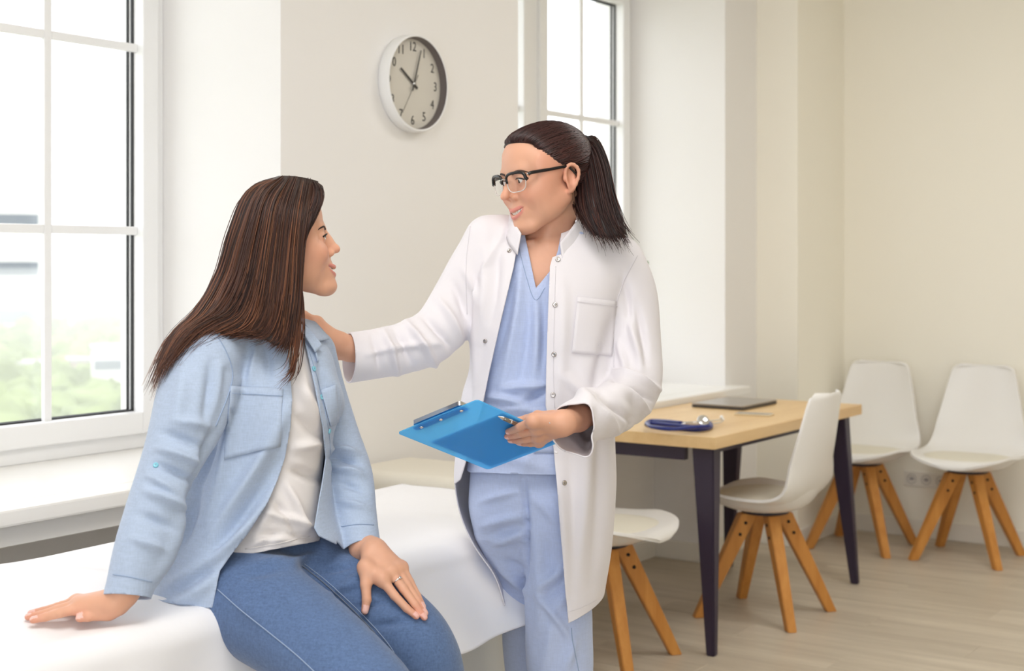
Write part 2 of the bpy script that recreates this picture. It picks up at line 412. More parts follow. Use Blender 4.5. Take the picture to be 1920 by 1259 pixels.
def hand(nm, ang, l0, l1, w0, w1, x, m):
    a = math.radians(ang); dr = np.array([0, math.sin(a), math.cos(a)]); sd = np.array([0, math.cos(a), -math.sin(a)])
    V = []
    for xx in (x, x + 0.001):
        for l, w in ((l0, w0), (l1, w1)):
            V += [dr * l - sd * w + [xx, 0, 0], dr * l + sd * w + [xx, 0, 0]]
    F = [(0, 1, 3, 2), (4, 6, 7, 5), (0, 4, 5, 1), (2, 3, 7, 6), (0, 2, 6, 4), (1, 5, 7, 3)]
    obj(nm, V, F, m, ck, smooth=False)
hand('hour_hand', -56, -0.025, 0.078, 0.0045, 0.0035, 0.021, M['ink'])
hand('minute_hand', 18, -0.025, 0.118, 0.0032, 0.0022, 0.0235, M['ink'])
hand('second_hand', 212, -0.035, 0.118, 0.0009, 0.0006, 0.026, M['ink'])
lathe('hub', [(0, 0.0285), (0.004, 0.0285), (0.005, 0.02)], M['chrome'], ck, 16, axis=ax)
lathe('glass', [(R - 0.0085, 0.0415), (0, 0.0415)], M['pane'], ck, 48, axis=ax)

# ------------------------------------------------------------------ chairs
M['shell'] = mat('white_plastic_shell', (238, 236, 233), 0.32); M['pad'] = mat('cream_seat_pad', (226, 221, 206), 0.6)
M['hub'] = mat('dark_grey_plate', (52, 50, 58), 0.5); M['bolt'] = mat('dark_bolt', (40, 34, 32), 0.35, 0.6)
M['beech'] = wood_mat('honey_beech', (186, 122, 52), (208, 146, 72), (30, 30, 2.2), 0.42)
def make_chair():
    root = empty('shell_chair')
    prof = [(-.230, .430, .055), (-.226, .445, .115), (-.208, .457, .168), (-.17, .461, .202), (-.10, .458, .226), (-.02, .450, .234), (.08, .449, .234), (.145, .463, .230), (.185, .497, .222),
            (.208, .55, .211), (.228, .62, .196), (.247, .70, .178), (.264, .78, .160), (.273, .825, .148), (.279, .85, .134), (.280, .861, .10)]
    S = spline(prof, 46); nt = 25; V = []; F = []
    tv = np.linspace(-1, 1, nt)
    for i, (y, z, w) in enumerate(S):
        b = min(1, max(0, (z - .46) / .14)); fr = min(1, max(0, (-.12 - y) / .1))
        for t in tv:
            dish = 0.022 * abs(t) ** 3.5 * (1 - b) * (1 - 0.8 * fr) - 0.012 * (1 - t * t) * (1 - b) * (1 - fr)
            wrap = -0.036 * t * t * b
            V.append((w * math.copysign(abs(t) ** 0.92, t), y + wrap, z + dish))
    for i in range(len(S) - 1):
        for j in range(nt - 1):
            F.append((i * nt + j, i * nt + j + 1, (i + 1) * nt + j + 1, (i + 1) * nt + j))
    sh = obj('seat_shell', V, F, M['shell'], root)
    md = sh.modifiers.new('thick', 'SOLIDIFY'); md.thickness = 0.011; md.offset = 0
    md = sh.modifiers.new('round', 'BEVEL'); md.width = 0.004; md.segments = 2; md.limit_method = 'ANGLE'
    # pad: rounded slab lying in the seat dish
    P = []; G = []; nr, na = 8, 40
    for ir in range(nr + 1):
        q = ir / nr
        for ia in range(na):
            a = 2 * math.pi * ia / na
            ex = 0.193 * q * math.copysign(abs(math.cos(a)) ** 0.75, math.cos(a)); ey = -0.025 + 0.165 * q * math.copysign(abs(math.sin(a)) ** 0.75, math.sin(a))
            z = .457 + 0.012 * (1 - q ** 6) + 0.006 * abs(ex / .2) ** 2 + 0.10 * max(0, ey - .08) ** 1.4
            P.append((ex, ey, z))
    for ir in range(nr):
        for ia in range(na):
            k = (ia + 1) % na; G.append((ir * na + ia, ir * na + k, (ir + 1) * na + k, (ir + 1) * na + ia))
    obj('seat_pad', P, G, M['pad'], root)
    # bowl under the seat: follows the shell's edge and sinks to the mounting plate in the middle
    rows = [i for i, q in enumerate(S) if q[1] < .56]; B = []; BF = []
    for i in rows:
        for j in range(nt):
            x, y, z = V[i * nt + j]; q = min(1.0, math.hypot(x / .222, (y + .005) / .215))
            B.append((x * (.985), y - .002, .397 + (z - .006 - .397) * q ** 2.4 if y < .2 else z - .004))
    for i in range(len(rows) - 1):
        for j in range(nt - 1): BF.append((i * nt + j, (i + 1) * nt + j, (i + 1) * nt + j + 1, i * nt + j + 1))
    obj('seat_base', B, BF, M['shell'], root)
    lathe('mount_plate', [(0, .399), (.088, .399), (.09, .397), (.09, .392), (.086, .390), (0, .390)], M['hub'], root, 32)
    for sx in (-1, 1):
        for sy in (-1, 1):
            top = np.array([sx * .048, sy * .048, .391]); ft = np.array([sx * .188, sy * .188, 0.0])
            dv = np.array([sx, sy, 0]) / math.sqrt(2); sv = np.array([-sy, sx, 0]) / math.sqrt(2)
            V = []
            for c, a, b in ((top, .034, .024), (ft, .020, .017)):
                for u, v in ((-1, -1), (1, -1), (1, 1), (-1, 1)):
                    V.append(c + dv * a * u + sv * b * v)
            bmL = bmesh.new(); vv = [bmL.verts.new(v) for v in V]
            for f in ((3, 2, 1, 0), (4, 5, 6, 7), (0, 1, 5, 4), (1, 2, 6, 5), (2, 3, 7, 6), (3, 0, 4, 7)): bmL.faces.new([vv[i] for i in f])
            bmesh.ops.bevel(bmL, geom=list(bmL.edges), offset=0.003, segments=2, affect='EDGES')
            leg = bm_obj('leg', bmL, M['beech'], root)
            for q in (0.09, 0.2):
                for side in (-1, 1):
                    c = top + (ft - top) * q + sv * side * (.0245 - .007 * q)
                    V2, F2 = tube_mesh([c - sv * side * .002, c + sv * side * .0025], .0062, 10)
                    obj('bolt', V2, F2, M['bolt'], leg)
    return root
proto = make_chair()
def put_chair(o, x, y, rz, label):
    o.location = (x, y, 0); o.rotation_euler = (0, 0, rz); tag(o, label, 'chair', 'white shell chairs with wooden legs')
put_chair(proto, -2.30, 5.02, -math.pi / 2, 'white shell chair side-on, tucked under the desk edge')
put_chair(copy_tree(proto), -2.49, 4.13, math.radians(95), 'white shell chair at desk end, half hidden behind the doctor')
put_chair(copy_tree(proto), -2.47, 6.47, math.radians(0), 'white shell chair against back wall, nearer the corner column')
put_chair(copy_tree(proto), -1.98, 6.50, math.radians(0), 'white shell chair against back wall, at the right edge of the picture')

# ------------------------------------------------------------------ desk
M['oak'] = wood_mat('light_oak_top', (214, 176, 122), (232, 200, 150), (9, 1.1, 9), 0.4)
M['dark_metal'] = mat('dark_plum_metal', (48, 38, 58), 0.45)
DX0, DX1, DY0, DY1, DZ = -2.81, -2.185, 4.366, 5.73, 0.75
desk = empty('desk', ((DX0 + DX1) / 2, (DY0 + DY1) / 2, 0)); tag(desk, 'light oak desk with dark splayed metal legs by the window', 'desk')
hx, hy = (DX1 - DX0) / 2, (DY1 - DY0) / 2
box('tabletop', -hx, hx, -hy, hy, DZ - 0.042, DZ, M['oak'], desk, 0.003, 2)
ins = 0.055
box('apron', -hx + ins + .09, hx - ins - .09, -hy + ins, -hy + ins + .03, DZ - 0.095, DZ - 0.042, M['dark_metal'], desk, 0.002, 1)
box('apron', -hx + ins + .09, hx - ins - .09, hy - ins - .03, hy - ins, DZ - 0.095, DZ - 0.042, M['dark_metal'], desk, 0.002, 1)
box('apron', hx - ins - .03, hx - ins, -hy + ins + .02, hy - ins - .02, DZ - 0.07, DZ - 0.042, M['dark_metal'], desk, 0.002, 1)
box('apron', -hx + ins, -hx + ins + .03, -hy + ins + .02, hy - ins - .02, DZ - 0.07, DZ - 0.042, M['dark_metal'], desk, 0.002, 1)
for sx in (-1, 1):
    for sy in (-1, 1):
        top = np.array([sx * (hx - .075), sy * (hy - .085), DZ - 0.042]); ft = np.array([sx * (hx - .022), sy * (hy - .022), 0])
        V = []
        for c, a, b in ((top, .042, .030), (ft, .016, .014)):
            for u, v in ((-1, -1), (1, -1), (1, 1), (-1, 1)): V.append(c + np.array([a * u, b * v, 0]))
        bmL = bmesh.new(); vv = [bmL.verts.new(v) for v in V]
        for f in ((3, 2, 1, 0), (4, 5, 6, 7), (0, 1, 5, 4), (1, 2, 6, 5), (2, 3, 7, 6), (3, 0, 4, 7)): bmL.faces.new([vv[i] for i in f])
        bmesh.ops.bevel(bmL, geom=list(bmL.edges), offset=0.004, segments=2, affect='EDGES')
        bm_obj('leg', bmL, M['dark_metal'], desk)

# laptop
M['laptop'] = mat('silver_grey_laptop', (170, 164, 156), 0.3, 0.6); M['laptop_base'] = mat('dark_laptop_base', (70, 66, 64), 0.5)
a = w_of(px_plane(1270, 757, DZ + .02)); b = w_of(px_plane(1362, 760, DZ + .02)); c = w_of(px_plane(1437, 742, DZ + .02))
lap = empty('laptop', ((a.x + c.x) / 2, (a.y + c.y) / 2, DZ), 0.0); tag(lap, 'closed silver laptop lying on the desk near the window', 'laptop')
lx, ly = 0.115, 0.165
box('base', -lx, lx, -ly, ly, 0.002, 0.011, M['laptop_base'], lap, 0.003, 2)
box('lid', -lx, lx, -ly, ly, 0.0118, 0.019, M['laptop'], lap, 0.003, 2)
lap.location.x = -2.60; lap.location.y = 5.38
for sx in (-1, 1):
    for sy in (-1, 1): lathe('foot', [(0, 0), (.006, 0), (.006, .0022), (0, .0022)], M['laptop_base'], lap, 10, loc=(sx * .09, sy * .14, 0))
# phone
M['phone'] = mat('pale_gold_phone', (224, 208, 176), 0.3, 0.2); M['screen'] = mat('dark_phone_screen', (150, 140, 126), 0.15)
pp = w_of(px_plane(1414, 779, DZ)); ph = empty('smartphone', (pp.x, pp.y, DZ), math.radians(10)); tag(ph, 'slim gold smartphone lying on the oak desk', 'phone')
box('case', -.072, .072, -.035, .035, 0.0, .007, M['phone'], ph, .003, 2); box('screen', -.068, .068, -.032, .032, .007, .0078, M['screen'], ph)
# stethoscope
M['tubing'] = mat('navy_rubber_tubing', (28, 42, 120), 0.35)
def dk(x, y, h): return np.array(w_of(px_plane(x, y, DZ + h)))
s0 = np.array(w_of(px_plane(1275, 798, DZ))); st = empty('stethoscope', (s0[0], s0[1], DZ)); tag(st, 'blue stethoscope coiled on the desk', 'stethoscope')
def dl(x, y, h): return dk(x, y, h) - np.array([s0[0], s0[1], DZ])
tube('tubing', [dl(1322, 786, .012), dl(1332, 795, .010), dl(1330, 803, .008), dl(1300, 806, .008), dl(1255, 802, .008), dl(1222, 798, .008), dl(1212, 795, .008), dl(1222, 790, .012), dl(1250, 791, .018), dl(1278, 794, .02)], .0075, M['tubing'], st, 10, n=50)
tube('tubing', [dl(1330, 800, .022), dl(1300, 801, .024), dl(1255, 797, .023), dl(1220, 794, .022), dl(1215, 797, .022), dl(1224, 801, .022), dl(1262, 805, .022), dl(1318, 800, .024)], .0068, M['tubing'], st, 10, n=44)
tube('binaural', [dl(1278, 793, .02), dl(1305, 792, .024), dl(1330, 790, .026), dl(1348, 788, .02), dl(1353, 786, .02)], .003, M['chrome'], st, 8, n=20)
tube('binaural', [dl(1278, 795, .018), dl(1310, 796, .012), dl(1335, 795, .01), dl(1350, 793, .010), dl(1355, 790, .012)], .003, M['chrome'], st, 8, n=20)
chp = dl(1318, 790, .04)
lathe('chest_piece', [(0, -.010), (.012, -.010), (.014, -.004), (.020, 0), (.021, .005), (.019, .007), (0, .0075)], M['chrome'], st, 24, loc=tuple(chp), axis=Matrix.Rotation(math.radians(55), 4, (0.8, 0.6, 0)))
tube('stem', [chp + [0, 0, -.006], chp + [0, 0, -.018], dl(1322, 788, .015)], .005, M['chrome'], st, 8)
lathe('ear_tip', [(0, 0), (.005, .001), (.007, .006), (.005, .012), (0, .014)], M['pvc'], st, 14, loc=tuple(dl(1353, 786, .014)))
lathe('ear_tip', [(0, 0), (.005, .001), (.007, .006), (.005, .012), (0, .014)], M['pvc'], st, 14, loc=tuple(dl(1355, 790, .006)))

# power sockets on the back wall
def on_y(x, y, Y):
    k = (x - CX) / FPX; d = Y / (k * ST + CT); return px(x, y, d)
sk = w_of(on_y(1738, 900, YB)); so = empty('wall_socket', (sk.x, YB, sk.z)); tag(so, 'triple white power socket on the back wall between chairs', 'socket')
box('plate', -.112, .112, -.010, 0, -.038, .038, M['trim'], so, .003, 1)
M['socket_in'] = mat('socket_recess', (188, 184, 178), .5)
for i in (-1, 0, 1):
    u = lathe('outlet', [(.022, .0), (.024, -.0008), (.024, -.003), (.020, -.003), (.019, .0)], M['socket_in'], so, 24, loc=(i * .072, -.0095, 0), axis=Matrix.Rotation(math.radians(-90), 4, 'X'))
    for s in (-1, 1):
        lathe('hole', [(.003, 0), (0, .0004)], M['ink'], u, 10, loc=(s * .009, -.0012, 0), axis=Matrix.Rotation(math.radians(90), 4, 'X'))
    lathe('recess', [(.0195, 0), (0, .0002)], M['bld_b'], u, 20, loc=(0, -.0004, 0), axis=Matrix.Rotation(math.radians(90), 4, 'X'))

# potted plant on the far sill (mostly behind the doctor)
M['pot'] = mat('white_pot', (232, 230, 226), .4); M['leaf'] = mat('green_leaf', (92, 142, 60), .5, noise=(30, .2)); M['soil'] = mat('soil', (64, 50, 40), .9)
pl = empty('potted_plant', (-3.12, 5.36, SILLZ)); tag(pl, 'green leafy pot plant on the far window sill, behind the doctor', 'plant')
lathe('pot', [(0, 0), (.05, 0), (.065, .11), (.068, .115), (.064, .115), (.058, .10), (0, .10)], M['pot'], pl, 28)
lathe('soil', [(.058, .100), (0, .104)], M['soil'], pl, 20)
rg = random.Random(8)
def leaf(parent, base, az, tilt, L, w):
    V = []; F = []; n = 7
    d = np.array([math.cos(az), math.sin(az), 0]); s = np.array([-math.sin(az), math.cos(az), 0])
    for i in range(n + 1):
        t = i / n; ww = w * math.sin(math.pi * (0.08 + 0.92 * t) ** 0.8) * (1 - .15 * t); ang = tilt - 0.9 * t
        p = np.array(base) + d * L * t * math.cos(tilt - .4 * t) + np.array([0, 0, L * t * math.sin(tilt - .5 * t)])
        for q in (-1, 0, 1): V.append(p + s * ww * q + np.array([0, 0, .012 * abs(q)]))
    for i in range(n):
        for q in range(2): F.append((i * 3 + q, i * 3 + q + 1, i * 3 + q + 4, i * 3 + q + 3))
    o = obj('leaf', V, F, M['leaf'], parent); m_ = o.modifiers.new('t', 'SOLIDIFY'); m_.thickness = .0015
for k in range(5):
    h = .22 + .07 * k; a0 = k * 2.4
    top = np.array([.03 * math.cos(a0), .03 * math.sin(a0), .1 + h])
    stm = tube('stem', [(0.01 * math.cos(a0), .01 * math.sin(a0), .09), (top * [.6, .6, .5]), top], .003, M['leaf'], pl, 6, n=8)
    for q in range(4):
        leaf(stm, top * np.array([1, 1, .55 + .45 * q / 3]), a0 + q * 1.9, .9 - .2 * rg.random(), .09, .02)

# ------------------------------------------------------------------ examination couch and its sheet
M['vinyl'] = mat('cream_vinyl', (228, 222, 208), .45); M['cab'] = mat('cream_cabinet', (226, 222, 210), .45)
M['sheet'] = mat('white_cotton_sheet', (240, 239, 241), .85, bump=(14, .12, (1, 1, 1)), sheen=.2)
BX0, BX1, BY0, BY1, BZ = -2.55, -1.90, 0.75, 3.12, 0.72
bed = empty('examination_couch', ((BX0 + BX1) / 2, (BY0 + BY1) / 2, 0)); tag(bed, 'white examination couch on a drawer cabinet under the window', 'couch')
bx, by = (BX1 - BX0) / 2, (BY1 - BY0) / 2
box('mattress', -bx + .01, bx - .012, -by, by, .60, BZ - .016, M['vinyl'], bed, .03, 4, True)
box('body', -bx + .04, bx - .06, -by + .05, by - .05, .07, .60, M['cab'], bed, .004, 1)
box('plinth', -bx + .07, bx - .09, -by + .08, by - .08, 0, .07, M['dark_metal'], bed)
for i in range(3):
    y0 = -by + .06 + i * .75
    for z0, z1 in ((.085, .335), (.345, .592)):
        dr = box('drawer', bx - .06, bx - .042, y0 + .004, y0 + .742, z0, z1, M['cab'], bed, .003, 1)
        tube('handle', [(bx - .04, y0 + .30, z1 - .05), (bx - .02, y0 + .305, z1 - .05), (bx - .02, y0 + .435, z1 - .05), (bx - .04, y0 + .44, z1 - .05)], .005, M['chrome'], dr, 8)
ot = empty('ottoman', (-2.55, 3.40, 0)); tag(ot, 'cream padded ottoman behind the couch, against the pier wall', 'ottoman')
box('seat_cushion', -.33, .30, -.17, .17, .44, .727, M['vinyl'], ot, .05, 6, True)
box('base', -.31, .28, -.15, .15, .06, .44, M['vinyl'], ot, .01, 2)
for sx in (-.26, .23):
    for sy in (-.11, .11): lathe('foot', [(0, 0), (.018, 0), (.022, .06), (0, .06)], M['dark_metal'], ot, 16, loc=(sx, sy, 0))
cu = box('cushion', -.10, .10, -.05, .05, 0, .034, M['vinyl'], None, .015, 3, True); cu.location = (-2.42, 3.45, .727); tag(cu, 'small cream cushion lying on the cream ottoman', 'cushion')
def sheet_mesh():
    rg = np.random.RandomState(5)
    ycut = 2.66
    ys = list(np.linspace(BY0 - .02, ycut, 150)) + [ycut + 1e-4] + list(np.linspace(ycut + .01, BY1 + .005, 34))
    rows = []
    # s from back hang -> top -> edge -> front hang (arc-length profile)
    prof = [(BX0 - .012, BZ - .16)]
    for t in np.linspace(0, 1, 4)[1:]: prof.append((BX0 - .012, BZ - .16 + .13 * t))
    rr = .03
    for a in np.linspace(0, math.pi / 2, 6)[1:]: prof.append((BX0 - .012 + rr * (1 - math.cos(a)), BZ - rr + rr * math.sin(a)))
    for t in np.linspace(0, 1, 52)[1:]: prof.append((BX0 + .018 + (BX1 - .035 - BX0 - .018) * t, BZ))
    rr = .042
    for a in np.linspace(0, math.pi / 2, 8)[1:]: prof.append((BX1 - .035 + rr * math.sin(a), BZ - rr + rr * math.cos(a)))
    ntop = len(prof)
    DROP = .188
    for t in np.linspace(0, 1, 34)[1:]: prof.append((BX1 + .007, BZ - rr - DROP * t))
    V = []; keep = []
    ph = rg.rand(40) * 6.28; kx = rg.randn(40); ky = rg.randn(40)
    for y in ys:
        for i, (x, z) in enumerate(prof):
            if i < ntop:
                d = 0.0
                for q in range(14):
                    f = 4 + q * 1.6; d += math.sin(f * (kx[q] * x + ky[q] * y) * .9 + ph[q]) / (1 + q * .45)
                soft = min(1, max(0, (BX1 - x) / .12)) * min(1, max(0, (x - BX0) / .05))
                # sharp soft creases radiating from where the sitter presses the edge
                dx, dy = x - (BX1 - .05), y - 1.95; r = math.hypot(dx, dy); th = math.atan2(dy, dx)
                crease = .006 * math.exp(-((r - .45) / .25) ** 2) * math.sin(9 * th + 1.0) 
                V.append((x, y, z + .0048 * d * soft + 1.8 * crease * soft))
            else:
                t = (i - ntop + 1) / 33.0
                fold = .012 * t * math.sin(y * 17 + .6 * math.sin(y * 5)) + .008 * t * math.sin(y * 31 + 1.3)
                u = min(1, max(0, (y - 2.05) / .6)); flare = .105 * t ** 1.3 * u * u * (3 - 2 * u)
                yy = y + .02 * t * u
                zz = z + .012 * t * math.sin(y * 9 + .5) + .075 * t * u * u
                V.append((x + fold + flare + .012 * t, yy, zz))
    n = len(prof); F = []
    for a in range(len(ys) - 1):
        for i in range(n - 1):
            if i >= ntop - 4 and ys[a + 1] > ycut: continue
            F.append((a * n + i, a * n + i + 1, (a + 1) * n + i + 1, (a + 1) * n + i))
    return V, F
V, F = sheet_mesh()
V = [(x - (BX0 + BX1) / 2, y - (BY0 + BY1) / 2, z) for x, y, z in V]
sh = obj('bed_sheet', V, F, M['sheet'], None, True, loc=((BX0 + BX1) / 2, (BY0 + BY1) / 2, 0))
md = sh.modifiers.new('thick', 'SOLIDIFY'); md.thickness = .003; md.offset = 1
tag(sh, 'white cotton sheet draped over the examination couch', 'sheet')
# ------------------------------------------------------------------ implicit-surface modelling kit (numpy)
from mathutils.bvhtree import BVHTree
def rot_pose(yaw, pitch, roll=0.0):
    """head pose: canonical face looks along -Y; yaw turns it, pitch>0 looks down"""
    return np.array((Matrix.Rotation(yaw, 3, 'Z') @ Matrix.Rotation(pitch, 3, 'X') @ Matrix.Rotation(roll, 3, 'Y')))
class Field:
    def __init__(s): s.p = []; s.R = np.eye(3); s.T = np.zeros(3); s.S = 1.0
    def pose(s, R=None, T=None, S=1.0):
        s.R = np.eye(3) if R is None else R; s.T = np.zeros(3) if T is None else np.asarray(T, float); s.S = S
    def add(s, fn, c, rad, k=0.0, op='u'):
        s.p.append((fn, s.R.copy(), s.T.copy(), s.S, np.asarray(c, float), rad, k, op))
    def cone(s, a, ra, b, rb, k=0.01, op='u', flat=None):
        a = np.asarray(a, float); b = np.asarray(b, float); ab = b - a; L2 = ab.dot(ab) + 1e-12
        def fn(X, Y, Z):
            x, y, z = X - a[0], Y - a[1], Z - a[2]
            t = np.clip((x * ab[0] + y * ab[1] + z * ab[2]) / L2, 0, 1)
            x, y, z = x - t * ab[0], y - t * ab[1], z - t * ab[2]
            if flat is not None:
                n, f = flat; q = (x * n[0] + y * n[1] + z * n[2]) * (1 / f - 1)
                x, y, z = x + q * n[0], y + q * n[1], z + q * n[2]
            return np.sqrt(x * x + y * y + z * z) - (ra + (rb - ra) * t)
        s.add(fn, (a + b) / 2, math.sqrt(L2) / 2 + max(ra, rb), k, op)
    def chain(s, pts, k=0.01, n=None, k0=None):
        """pts rows: x,y,z,r"""
        P = spline(pts, n) if n else np.asarray(pts, float)
        for i in range(len(P) - 1): s.cone(P[i][:3], P[i][3], P[i + 1][:3], P[i + 1][3], (k0 if (k0 is not None and i == 0) else k))
    def ell(s, c, r, k=0.01, op='u', R=None):
        c = np.asarray(c, float); r = np.asarray(r, float)
        def fn(X, Y, Z):
            x, y, z = X - c[0], Y - c[1], Z - c[2]
            if R is not None: x, y, z = (R[0, 0] * x + R[1, 0] * y + R[2, 0] * z, R[0, 1] * x + R[1, 1] * y + R[2, 1] * z, R[0, 2] * x + R[1, 2] * y + R[2, 2] * z)
            k0 = np.sqrt((x / r[0]) ** 2 + (y / r[1]) ** 2 + (z / r[2]) ** 2); k1 = np.sqrt((x / r[0] ** 2) ** 2 + (y / r[1] ** 2) ** 2 + (z / r[2] ** 2) ** 2) + 1e-9
            return k0 * (k0 - 1) / k1
        s.add(fn, c, r.max(), k, op)
    def loft(s, rows, k=0.01, op='u', ex=2.3):
        """rows: z, cx, cy, rx, ry from low to high; superelliptic sections"""
        P = np.asarray(sorted(rows, key=lambda q: q[0]), float)
        D = spline(P, 160); D = D[np.argsort(D[:, 0])]
        z0, z1 = P[0][0], P[-1][0]
        def fn(X, Y, Z):
            zz = np.clip(Z, z0, z1); cx, cy, rx, ry = [np.interp(zz, D[:, 0], D[:, j]) for j in (1, 2, 3, 4)]
            q = (np.abs((X - cx) / rx) ** ex + np.abs((Y - cy) / ry) ** ex) ** (1 / ex)
            d = (q - 1) * np.minimum(rx, ry)
            return np.maximum(d, np.maximum(z0 - Z, Z - z1))
        c = P[:, 1:3].mean(0); rad = max(np.hypot(P[:, 3].max() + np.ptp(P[:, 1]), P[:, 4].max() + np.ptp(P[:, 2])), 0.1)
        s.add(fn, (c[0], c[1], (z0 + z1) / 2), math.hypot(rad, (z1 - z0) / 2), k, op)
    def _comb(s, a, b, k, op):
        if op == 'u':
            if k <= 0: return np.minimum(a, b)
            h = np.clip(0.5 + 0.5 * (a - b) / k, 0, 1); return a + (b - a) * h - k * h * (1 - h)
        b = -b
        if k <= 0: return np.maximum(a, b)
        h = np.clip(0.5 - 0.5 * (a - b) / k, 0, 1); return a + (b - a) * h + k * h * (1 - h)
    def mesh(s, lo, hi, h):
        lo = np.asarray(lo, float); n = np.ceil((np.asarray(hi) - lo) / h).astype(int) + 1
        ax = [lo[i] + h * np.arange(n[i]) for i in range(3)]
        G = np.full(n, 0.5, dtype=np.float32)
        for fn, R, T, S, c, rad, k, op in s.p:
            wc = R @ (c * S) + T; e = rad * S + k * S * (1.0 if op == 'u' else 1.0) + 2.5 * h
            i0 = np.maximum(np.floor((wc - e - lo) / h).astype(int), 0); i1 = np.minimum(np.ceil((wc + e - lo) / h).astype(int) + 1, n)
            if (i1 <= i0).any(): continue
            X = ax[0][i0[0]:i1[0]][:, None, None] - T[0]; Y = ax[1][i0[1]:i1[1]][None, :, None] - T[1]; Z = ax[2][i0[2]:i1[2]][None, None, :] - T[2]
            x = (R[0, 0] * X + R[1, 0] * Y + R[2, 0] * Z) / S; y = (R[0, 1] * X + R[1, 1] * Y + R[2, 1] * Z) / S; z = (R[0, 2] * X + R[1, 2] * Y + R[2, 2] * Z) / S
            d = fn(x, y, z) * S
            sl = tuple(slice(i0[j], i1[j]) for j in range(3))
            G[sl] = s._comb(G[sl], d, k * S, op)
        return surfnet(G, lo, h)
def surfnet(G, lo, h):
    ins = G < 0
    n = np.array(G.shape); cn = n - 1
    acc = {}
    s8 = ins[:-1, :-1, :-1].astype(np.int8)
    for dx in (0, 1):
        for dy in (0, 1):
            for dz in (0, 1):
                if dx + dy + dz: s8 = s8 + ins[dx:dx + cn[0], dy:dy + cn[1], dz:dz + cn[2]]
    act = (s8 > 0) & (s8 < 8)
    idx = np.argwhere(act); nv = len(idx)
    vid = np.full(cn, -1, dtype=np.int32); vid[act] = np.arange(nv)
    corner = np.array([[a, b, c] for a in (0, 1) for b in (0, 1) for c in (0, 1)])
    vals = np.stack([G[idx[:, 0] + c[0], idx[:, 1] + c[1], idx[:, 2] + c[2]] for c in corner], 1)
    P = np.zeros((nv, 3)); W = np.zeros(nv)
    for i in range(8):
        for j in range(i + 1, 8):
            if np.abs(corner[i] - corner[j]).sum() != 1: continue
            a, b = vals[:, i], vals[:, j]; m = (a < 0) != (b < 0)
            t = np.where(m, a / np.where(np.abs(a - b) < 1e-12, 1, a - b), 0)
            P += np.where(m[:, None], corner[i] + t[:, None] * (corner[j] - corner[i]), 0); W += m
    V = (idx + P / W[:, None]) * h + lo
    Q = []
    for axn in range(3):
        o1, o2 = (axn + 1) % 3, (axn + 2) % 3
        sl0 = [slice(None)] * 3; sl1 = [slice(None)] * 3
        sl0[axn] = slice(0, n[axn] - 1); sl1[axn] = slice(1, n[axn])
        a = ins[tuple(sl0)]; b = ins[tuple(sl1)]
        e = np.argwhere(a != b)
        ok = (e[:, o1] > 0) & (e[:, o2] > 0) & (e[:, o1] < cn[o1]) & (e[:, o2] < cn[o2]); e = e[ok]
        flip = a[e[:, 0], e[:, 1], e[:, 2]]
        def cell(d1, d2):
            q = e.copy(); q[:, o1] -= d1; q[:, o2] -= d2; return vid[q[:, 0], q[:, 1], q[:, 2]]
        f = np.stack([cell(1, 1), cell(0, 1), cell(0, 0), cell(1, 0)], 1)
        f[~flip] = f[~flip][:, ::-1]; Q.append(f)
    return V, np.concatenate(Q)
def tris(F): 
    return F if F.shape[1] == 3 else np.concatenate([F[:, [0, 1, 2]], F[:, [0, 2, 3]]])
def normals(V, F):
    T = tris(F); fn = np.cross(V[T[:, 1]] - V[T[:, 0]], V[T[:, 2]] - V[T[:, 0]])
    N = np.zeros_like(V)
    for j in range(3):
        for c in range(3): N[:, c] += np.bincount(T[:, j], weights=fn[:, c], minlength=len(V))
    return N / (np.linalg.norm(N, axis=1)[:, None] + 1e-12)
def smooth(V, F, it=2, lam=0.5):
    T = tris(F); E = np.concatenate([T[:, [0, 1]], T[:, [1, 2]], T[:, [2, 0]]]); E = np.concatenate([E, E[:, ::-1]])
    cnt = np.bincount(E[:, 0], minlength=len(V)) + 1e-9
    for _ in range(it):
        A = np.stack([np.bincount(E[:, 0], weights=V[E[:, 1], c], minlength=len(V)) for c in range(3)], 1) / cnt[:, None]
        V = V + lam * (A - V)
    return V
def trim(V, F, g):
    """keep the part of the triangle mesh where g<0, cutting triangles cleanly along g=0"""
    T = tris(F); s = g[T] < 0; k = s.sum(1)
    out = [T[k == 3]]; NV = list(V); base = len(V); newp = []; key = {}
    def mid(a, b):
        q = (a, b) if a < b else (b, a)
        if q not in key:
            t = g[q[0]] / (g[q[0]] - g[q[1]]); key[q] = base + len(newp); newp.append(V[q[0]] + t * (V[q[1]] - V[q[0]]))
        return key[q]
    ex = []
    for tri, ss in zip(T[(k == 1) | (k == 2)], s[(k == 1) | (k == 2)]):
        tri = list(map(int, tri)); ss = list(ss)
        if sum(ss) == 1:
            i = ss.index(True); a, b, c = tri[i], tri[(i + 1) % 3], tri[(i + 2) % 3]
            ex.append((a, mid(a, b), mid(a, c)))
        else:
            i = ss.index(False); a, b, c = tri[i], tri[(i + 1) % 3], tri[(i + 2) % 3]
            m1, m2 = mid(a, b), mid(a, c); ex.append((m1, b, c)); ex.append((m1, c, m2))
    F2 = np.concatenate([out[0], np.array(ex, dtype=int).reshape(-1, 3)]) if ex else out[0]
    V2 = np.concatenate([V, np.array(newp).reshape(-1, 3)]) if newp else V
    used = np.unique(F2); mp = np.full(len(V2), -1); mp[used] = np.arange(len(used))
    return V2[used], mp[F2]
def pix(V):
    """camera-frame points -> pixel coordinates (used to lay trims and seams out on the cloth)"""
    d = V[:, 1]; return CX + V[:, 0] * FPX / d, HY + (CAMZ - V[:, 2]) * FPX / d
